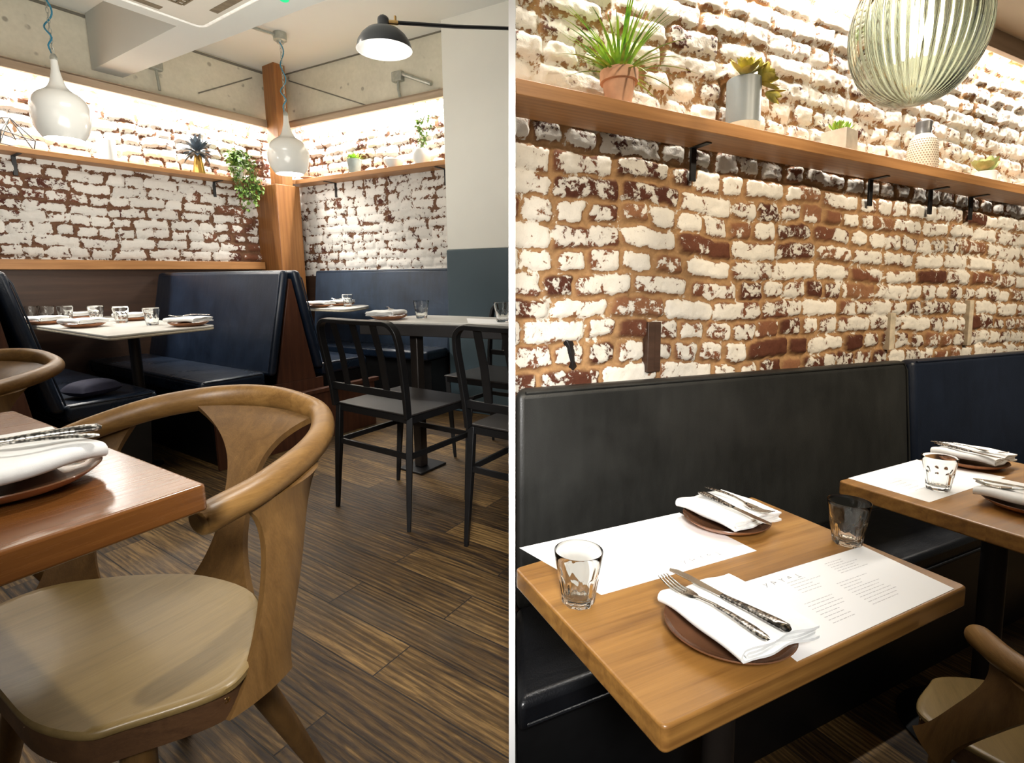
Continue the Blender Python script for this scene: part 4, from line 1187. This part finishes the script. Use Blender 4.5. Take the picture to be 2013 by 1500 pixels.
pb = thing('potted_plant', 'little bright green tuft in a grey-green pot on the back shelf', 'plant', 'B', (-3.185, WB-.10, 1.7965))
MB().lathe([(.001, 0), (.040, 0), (.043, .004), (.056, .092), (.0575, .093), (.0575, .104), (.054, .104), (.051, .092), (.001, .09)], 36, cap0=False, cap1=False).build('pot', M_POTG, pb)
fm = MB(); r = random.Random(15)
for k in range(120):
    a = r.random()*2*PI; el = r.uniform(.4, 1.5); q = r.random()*.04
    fm.leaf((q*math.cos(a), q*math.sin(a), .095), (math.cos(a)*math.cos(el), math.sin(a)*math.cos(el), math.sin(el)), (0, 0, 1), .045+.03*r.random(), .008, .2, 3, .2)
fm.build('foliage', M_FRESH, pb, ang=80)
pw = thing('potted_plant', 'wispy dark-leaved sprigs in a round white pot on the back shelf by the pillar', 'plant', 'B', (-2.52, WB-.105, 1.7965))
MB().lathe([(.001, 0), (.045, 0), (.062, .03), (.066, .06), (.058, .095), (.050, .105), (.047, .103), (.054, .08), (.001, .07)], 36, cap0=False, cap1=False).build('pot', M_WCER, pw)
r = random.Random(77); S = []
for k in range(11):
    x = r.uniform(-.02, .26); h = r.uniform(.10, .36)
    S.append(([(0, 0, .09), (x*.4, -.02, .09+h*.7), (x, -.02+.03*r.uniform(-1, 1), .06+h*r.uniform(.4, 1))], 9, .02))
ivy(pw, lambda f: clampy(f, .06), S, 8, .024)
solo('bowl', MB().lathe([(.001, 0), (.040, 0), (.064, .02), (.075, .055), (.073, .058), (.066, .05), (.001, .012)], 36, cap0=False, cap1=False), M_WCER, 'B', 'white bowl on the back shelf between the tuft and the sprigs', 'bowl', (-2.78, WB-.105, 1.7965))
solo('dish', MB().lathe([(.001, 0), (.03, 0), (.06, .012), (.058, .015), (.001, .006)], 30, cap0=False, cap1=False), M_TERRA, 'B', 'shallow terracotta dish on the corner end of the back shelf', 'dish', (-3.70, WB-.115, 1.7965))

# ------------------------------------------------------------------ white pendants
def pendant(label, fr, x, y, zb, ztop, kr, box):
    root = thing('pendant_lamp', label, 'lamp', fr, (x, y, zb), 0, 'white gourd-shaped pendant lamps')
    out = [(26, 0), (33, 9), (37.5, 20), (39, 32), (38.5, 42), (35, 51), (28, 58.5), (20, 63), (14.5, 67), (10.5, 73), (7.5, 82), (5.4, 92), (4.6, 103)]
    q = .00386
    pr = [(a*q*kr, b*q) for a, b in out]
    ctl = [Vector((a, b, 0)) for a, b in pr]
    o2 = [(p.x, p.y) for p in catmull(ctl, 4)]
    inn = [((a*q*kr)-.003, b*q+.001) for a, b in [(26, 0), (32, 9), (36, 20), (37, 32), (36, 42), (30, 51), (14, 60)]][::-1]
    MB().lathe(o2+[(.001, 103.2*q)], 48, cap0=False, cap1=False).build('shade', M_ENAMEL, root, ang=60)
    MB().lathe([(.001, inn[0][1])]+inn+[(26*q*kr, 0)], 48, cap0=False, cap1=False).build('inner_shade', M_ENIN, root, ang=60)
    MB().lathe([(.001, .012), (24*q*kr, .012)], 40, cap0=False, cap1=False).build('diffuser', M_EMW, root)
    zt = 103*q
    MB().lathe([(.017, 0), (.017, .012), (.010, .03), (.001, .031)], 16, c=(0, 0, zt)).build('cap', M_GALV, root)
    ch = MB(); z = zt+.03; k = 0
    L = ztop-zb-.06
    while z < L-.02:
        a = PI/2*(k % 2)
        pts = []
        for i in range(12):
            t_ = 2*PI*i/12
            u = .0065*math.cos(t_); v = .015*math.sin(t_)
            pts.append((u*math.cos(a), u*math.sin(a), z+.015+v))
        ch.tube(pts, .0018, 5, closed=True, up=(math.sin(a), -math.cos(a), 0.01))
        z += .0245; k += 1
    ch.build('chain', M_GALV, root)
    pts = []
    n = 40
    for i in range(n+1):
        f = i/n
        w = .012+.012*math.sin(f*3+1)**2
        loop = .040*math.exp(-((f-.10)/.06)**2)
        pts.append((w*math.sin(f*17)-loop, w*math.cos(f*17)-.002, zt+.02+(L-zt-.02)*f))
    MB().tube(pts, .0042, 7).build('flex', M_BLUE, root)
    if box:
        MB().lathe([(.001, -.07), (.022, -.07), (.026, -.055), (.045, -.05), (.045, -.0003), (.001, -.0003)], 18, c=(0, 0, ztop-zb)).build('junction_box', M_GALV, root)
        MB().tube([(-.02, .0, L+.035), (-.20, .02, L+.035), (-.42, .05, L+.036)], .011, 8).build('conduit', M_GALV, root)
        MB().box(-.26, -.24, -.01, .05, L+.018, L+.0595).build('conduit_clip', M_GALV, root)
    else:
        MB().lathe([(.045, -.05), (.045, -.0003)], 18, c=(0, 0, ztop-zb)).build('junction_box', M_GALV, root)
    return root
P1s, P1t = (1.1411, 3.6600, 1.7306)[:2]
pendant('white gourd-shaped pendant lamp hanging at the upper left over the long stone table', 'L', P1s, P1t, (1.1417, 3.6600, 1.7359)[2], 2.679, .86, False)
pendant('white gourd-shaped pendant lamp hanging in front of the wooden corner post', 'L', 2.43, 3.5865, (2.4184, 3.5865, 1.7313)[2], 2.679, .94, True)
for s, t, fr in ((1.98, 4.30, 'L'),):
    jb = thing('junction_box', 'grey junction box with a short drop cord on the concrete above the left valance', 'junction box', 'L', (1.93, 4.344, 2.475))
    MB().box(-.04, .04, -.045, 0, -.03, .03).build('box', M_GALV, jb, bev=.006)
    MB().tube([(0, -.022, -.03), (.005, -.022, -.08), (.01, -.022, -.16)], .010, 8).build('drop_cord', M_GALV, jb)
    MB().tube([(-.04, -.022, .01), (-.25, -.02, .035)], .011, 8).build('conduit', M_GALV, jb)
jb = thing('junction_box', 'grey junction box with conduit on the concrete above the back valance', 'junction box', 'B', ((-2.7389, 3.3000, 2.4490)[0], WB-.046, (-2.7393, 3.3000, 2.4421)[2]))
MB().box(-.045, .045, -.045, 0, -.035, .035).build('box', M_GALV, jb, bev=.006)
MB().tube([(0, -.022, -.035), (.0, -.022, -.09), (.015, -.022, -.155)], .011, 8).build('drop_cord', M_GALV, jb)
MB().tube([(.045, -.022, .01), (.30, -.022, -.10)], .014, 8).build('conduit', M_GALV, jb)

# ------------------------------------------------------------------ black swing-arm lamp
lp = thing('wall_lamp', 'black dome lamp with a white inside on a long swing arm', 'lamp', 'W', (-.517, 2.40, 1.928))
dome = [(.128, .0), (.126, .012), (.119, .038), (.102, .068), (.078, .092), (.050, .107), (.031, .111), (.0265, .117), (.0265, .145), (.0245, .156), (.016, .165), (.005, .1685), (.004, .172), (.001, .173)]
kx = .90
dome = [(a, b*.80) for a, b in dome]
MB().lathe([(a*kx, b) for a, b in dome], 56, cap0=False, cap1=False).build('dome_shade', M_LAMPB, lp, ang=50)
MB().lathe([(.001, .077)]+[(a*kx, b*.78) for a, b in [(.048, .100), (.076, .086), (.099, .063), (.1155, .036), (.1255, .001), (.128, 0)]], 56, cap0=False, cap1=False).build('inner_shade', M_ENIN, lp, ang=50)
MB().lathe([(.001, 0), (.012, .002), (.017, .012), (.016, .022), (.010, .034), (.010, .045)], 20, c=(0, 0, .028), cap1=False).build('bulb', M_EML, lp)
MB().tube([(.022, 0, .108), (.058, .012, .110)], .009, 10).lathe([(.001, 0), (.005, 0), (.005, .03), (.001, .03)], 8, c=(.048, .01, .106)).build('swivel', M_BRASS, lp)
MB().tube([(.055, .011, .110), (.27, .24, .190), (.78, .74, .378)], .0085, 10).build('swing_arm', M_LAMPB, lp)

# ------------------------------------------------------------------ ceiling air-conditioning cassette
ac = thing('ceiling_vent', 'square ceiling air-conditioning cassette on the dropped soffit', 'air conditioner', 'L', (1.63, 3.09, 2.339))
MB().prism(rounded_quad([(-.84, -.84), (0, -.84), (0, 0), (-.84, 0)], .05), -.020, -.0003).build('fascia', M_ACW, ac, bev=.004)
fr = rounded_quad([(-.84, -.84), (0, -.84), (0, 0), (-.84, 0)], .05)
MB().tube([(x*1.004+.004, y*1.004+.004, -.013) for x, y in fr], .0125, 8, closed=True).build('rim', M_ACEDGE, ac)
for bx_ in ((-.62, -.22, -.072, -.030), (-.072, -.030, -.62, -.22), (-.62, -.22, -.81, -.768), (-.81, -.768, -.62, -.22)):
    MB().box(*bx_, -.0215, -.0202).build('air_slot', M_ACD, ac)
g = MB()
for k in range(17):
    g.box(-.66+k*.03, -.652+k*.03, -.66, -.18, -.026, -.0202).box(-.66, -.18, -.66+k*.03, -.652+k*.03, -.0258, -.0203)
g.build('intake_grille', M_ACD, ac)
em = solo('indicator_light', MB().lathe([(.001, -.012), (.02, -.010), (.024, -.0003)], 16), M_EMG, 'L', 'tiny green indicator light on the ceiling soffit', 'light', ((1.7522, 2.5121, 2.3400)[0]-.02, (1.7522, 2.5121, 2.3400)[1]-.012, 2.339))

# ------------------------------------------------------------------ glass pendant over the menu table
gp = thing('pendant_lamp', 'large ribbed smoked-glass globe pendant with a glowing bulb', 'lamp', 'V', (.722, 1.0, 1.742))
RH, RV = .106, .134
pr = []
for i in range(41):
    a = -PI/2+PI*.93*i/40
    k = 1-.06*max(0, -math.sin(a))**8
    pr.append((max(.001, RH*math.cos(a)), RV*math.sin(a)*k))
nr = 44
gm = MB().lathe(pr, nr*8, rf=lambda a, z: 1-.030*(.5+.5*math.cos(nr*a))*min(1, (1-abs(z/RV))*6+.15), cap0=False, cap1=False)
ip = [(max(.0008, r_*.955), z_*.962) for r_, z_ in pr][::-1]
gm.lathe(ip, nr*8, cap0=False, cap1=False)
N_ = nr*8
k0 = (len(pr)-1)*N_; k1 = len(pr)*N_
gm.f += [(k0+i, k0+(i+1) % N_, k1+(i+1) % N_, k1+i) for i in range(N_)]
gm.build('globe', M_GLOBE, gp, ang=180)
MB().lathe([(.001, 0), (.016, .004), (.022, .03), (.024, .075), (.020, .12), (.014, .15), (.014, .165), (.001, .166)], 24, c=(0, 0, -.045)).build('bulb', M_EMB, gp)
MB().lathe([(.015, .118), (.028, .118), (.034, .126), (.034, .150), (.012, .165), (.006, .20), (.006, .687), (.05, .6875)], 20, cap1=False).build('stem', M_BRASS, gp)
# ------------------------------------------------------------------ lamps and daylight-free fill
def area(name, fr, loc, target, sx, sy, power, col, spread=180):
    l = bpy.data.lights.new(name, 'AREA'); l.shape = 'RECTANGLE'; l.size = sx; l.size_y = sy; l.energy = power; l.color = col
    l.spread = math.radians(spread)
    o = bpy.data.objects.new(name, l); COL.objects.link(o)
    p, q = rot2(fr, loc), rot2(fr, target)
    d = (q-p).normalized()
    a = Vector((math.cos(ANG[fr]), math.sin(ANG[fr]), 0))     # long side along the wall
    x = (a-d*a.dot(d)).normalized()
    z = -d; y = z.cross(x)
    o.matrix_basis = Matrix(((x.x, y.x, z.x, p.x), (x.y, y.y, z.y, p.y), (x.z, y.z, z.z, p.z), (0, 0, 0, 1)))
    return reg(o, fr)
def spot(name, fr, loc, target, power, col, ang, blend=.4, rad=.05):
    l = bpy.data.lights.new(name, 'SPOT'); l.energy = power; l.color = col; l.spot_size = math.radians(ang); l.spot_blend = blend; l.shadow_soft_size = rad
    o = bpy.data.objects.new(name, l); COL.objects.link(o)
    p, q = rot2(fr, loc), rot2(fr, target)
    o.matrix_basis = Matrix.Translation(p) @ (q-p).to_track_quat('-Z', 'Y').to_matrix().to_4x4()
    return reg(o, fr)
def point(name, fr, loc, power, col, rad=.05):
    l = bpy.data.lights.new(name, 'POINT'); l.energy = power; l.color = col; l.shadow_soft_size = rad
    o = bpy.data.objects.new(name, l); COL.objects.link(o); o.location = rot2(fr, loc)
    return reg(o, fr)

COOL = (1, .97, .91); WARM = (1, .80, .54); NEU = (1, .94, .85)
# strip lights behind the valances
area('strip_left', 'L', (1.0, 4.315, 2.246), (1.0, 4.345, 1.5), 3.3, .03, 95, COOL)
area('strip_back', 'B', (-3.0, WB-.065, 2.258), (-3.0, WB-.045, 1.5), 1.75, .03, 52, COOL)
area('strip_right', 'R', (2.6, 1.285, 2.425), (2.6, 1.31, 1.7), 3.8, .03, 60, COOL)
# booths room: added fills first, then the ceiling downlights
area('overhead_fill_left', 'L', (1.2, 2.6, 2.30), (1.2, 2.6, 0), .6, .6, 12, NEU)  # added overhead fill for the booths, no fixture there
area('room_fill_left', 'W', (-.9, -.6, 1.9), (-1.2, 3.0, 1.2), 1.6, 1.0, 9, NEU)  # added fill from behind the camera, not a ceiling lamp
area('ceiling_fill_left', 'L', (.9, 1.9, 1.35), (1.35, 2.9, 3), 1.2, 1.2, 30, NEU)  # added to brighten the ceiling and the beam's side, no uplighter there
spot('downlight_chair', 'L', (1.05, .85, 2.30), (.28, 1.0, .45), 74, NEU, 44, .5, .04)
spot('downlight_floor', 'L', (.9, .35, 2.5), (.85, .75, 0), 46, NEU, 70, .8, .08)
point('pendant_bulb_front', 'L', (P1s, P1t, (1.1411, 3.6600, 1.7306)[2]-.03), 6, COOL, .07)
point('pendant_bulb_corner', 'L', (2.43, 3.5865, (2.4184, 3.5865, 1.7313)[2]-.03), 6, COOL, .07)
# lamps of the banquette room, then an added fill
point('globe_bulb', 'V', (.731, 1.0, 1.742), 4, WARM, .03)
for k, u in enumerate((.95, 1.75, 2.6, 3.5)):
    spot('wall_spot_right', 'R', (u, -.35, 2.40), (u+.1, 1.35, 1.36), (88, 106, 108, 112)[k], (1, .86, .66), 60, .75, .06)
area('panel_edge_fill', 'V', (0, -.6, 1.8), (0, 1.0, 1.0), .3, .3, 8, (1, .98, .95), 50)  # unseen light added to whiten the front edge of the dividing panel

w = bpy.data.worlds.new('W'); SC.world = w; w.use_nodes = True
w.node_tree.nodes['Background'].inputs[0].default_value = (1, .93, .82, 1)
w.node_tree.nodes['Background'].inputs[1].default_value = .05

# ------------------------------------------------------------------ camera, and the turn of the booths room
F, CX, CY = 1050., 1006.5, 700.
def rx(a): return Matrix.Rotation(a, 3, 'X')
def camrot(D, roll): return rx(-math.atan(D/F)) @ Matrix.Rotation(roll, 3, 'Y')
HR, HL = 1.25, 1.0
RR, RL = camrot(95., 0.), camrot(162., .012)
M4 = Matrix.Translation((0, 0, HR)) @ (RR @ RL.transposed()).to_4x4() @ Matrix.Translation((0, 0, -HL))
for o in TOPS_LEFT:
    o.matrix_basis = M4 @ o.matrix_basis
cam = bpy.data.cameras.new('camera')
co = bpy.data.objects.new('camera', cam); COL.objects.link(co)
co.matrix_basis = Matrix.Translation((0, 0, HR)) @ RR.to_4x4() @ Matrix.Rotation(PI/2, 4, 'X')
cam.sensor_fit = 'HORIZONTAL'; cam.sensor_width = 36.0
cam.lens = 36.0*F/2013.0
cam.shift_y = (CY-750.0)/2013.0
cam.clip_start = .02
SC.camera = co
SC.view_settings.view_transform = 'Standard'
SC.view_settings.look = 'None'
SC.view_settings.gamma = 1
SC.view_settings.use_curve_mapping = False
SC.view_settings.exposure = 0.0
SC.cycles.max_bounces = 16
SC.cycles.transparent_max_bounces = 24
SC.cycles.transmission_bounces = 16
SC.cycles.diffuse_bounces = 5
SC.cycles.transparent_max_bounces = 16
SC.cycles.sample_clamp_indirect = 6
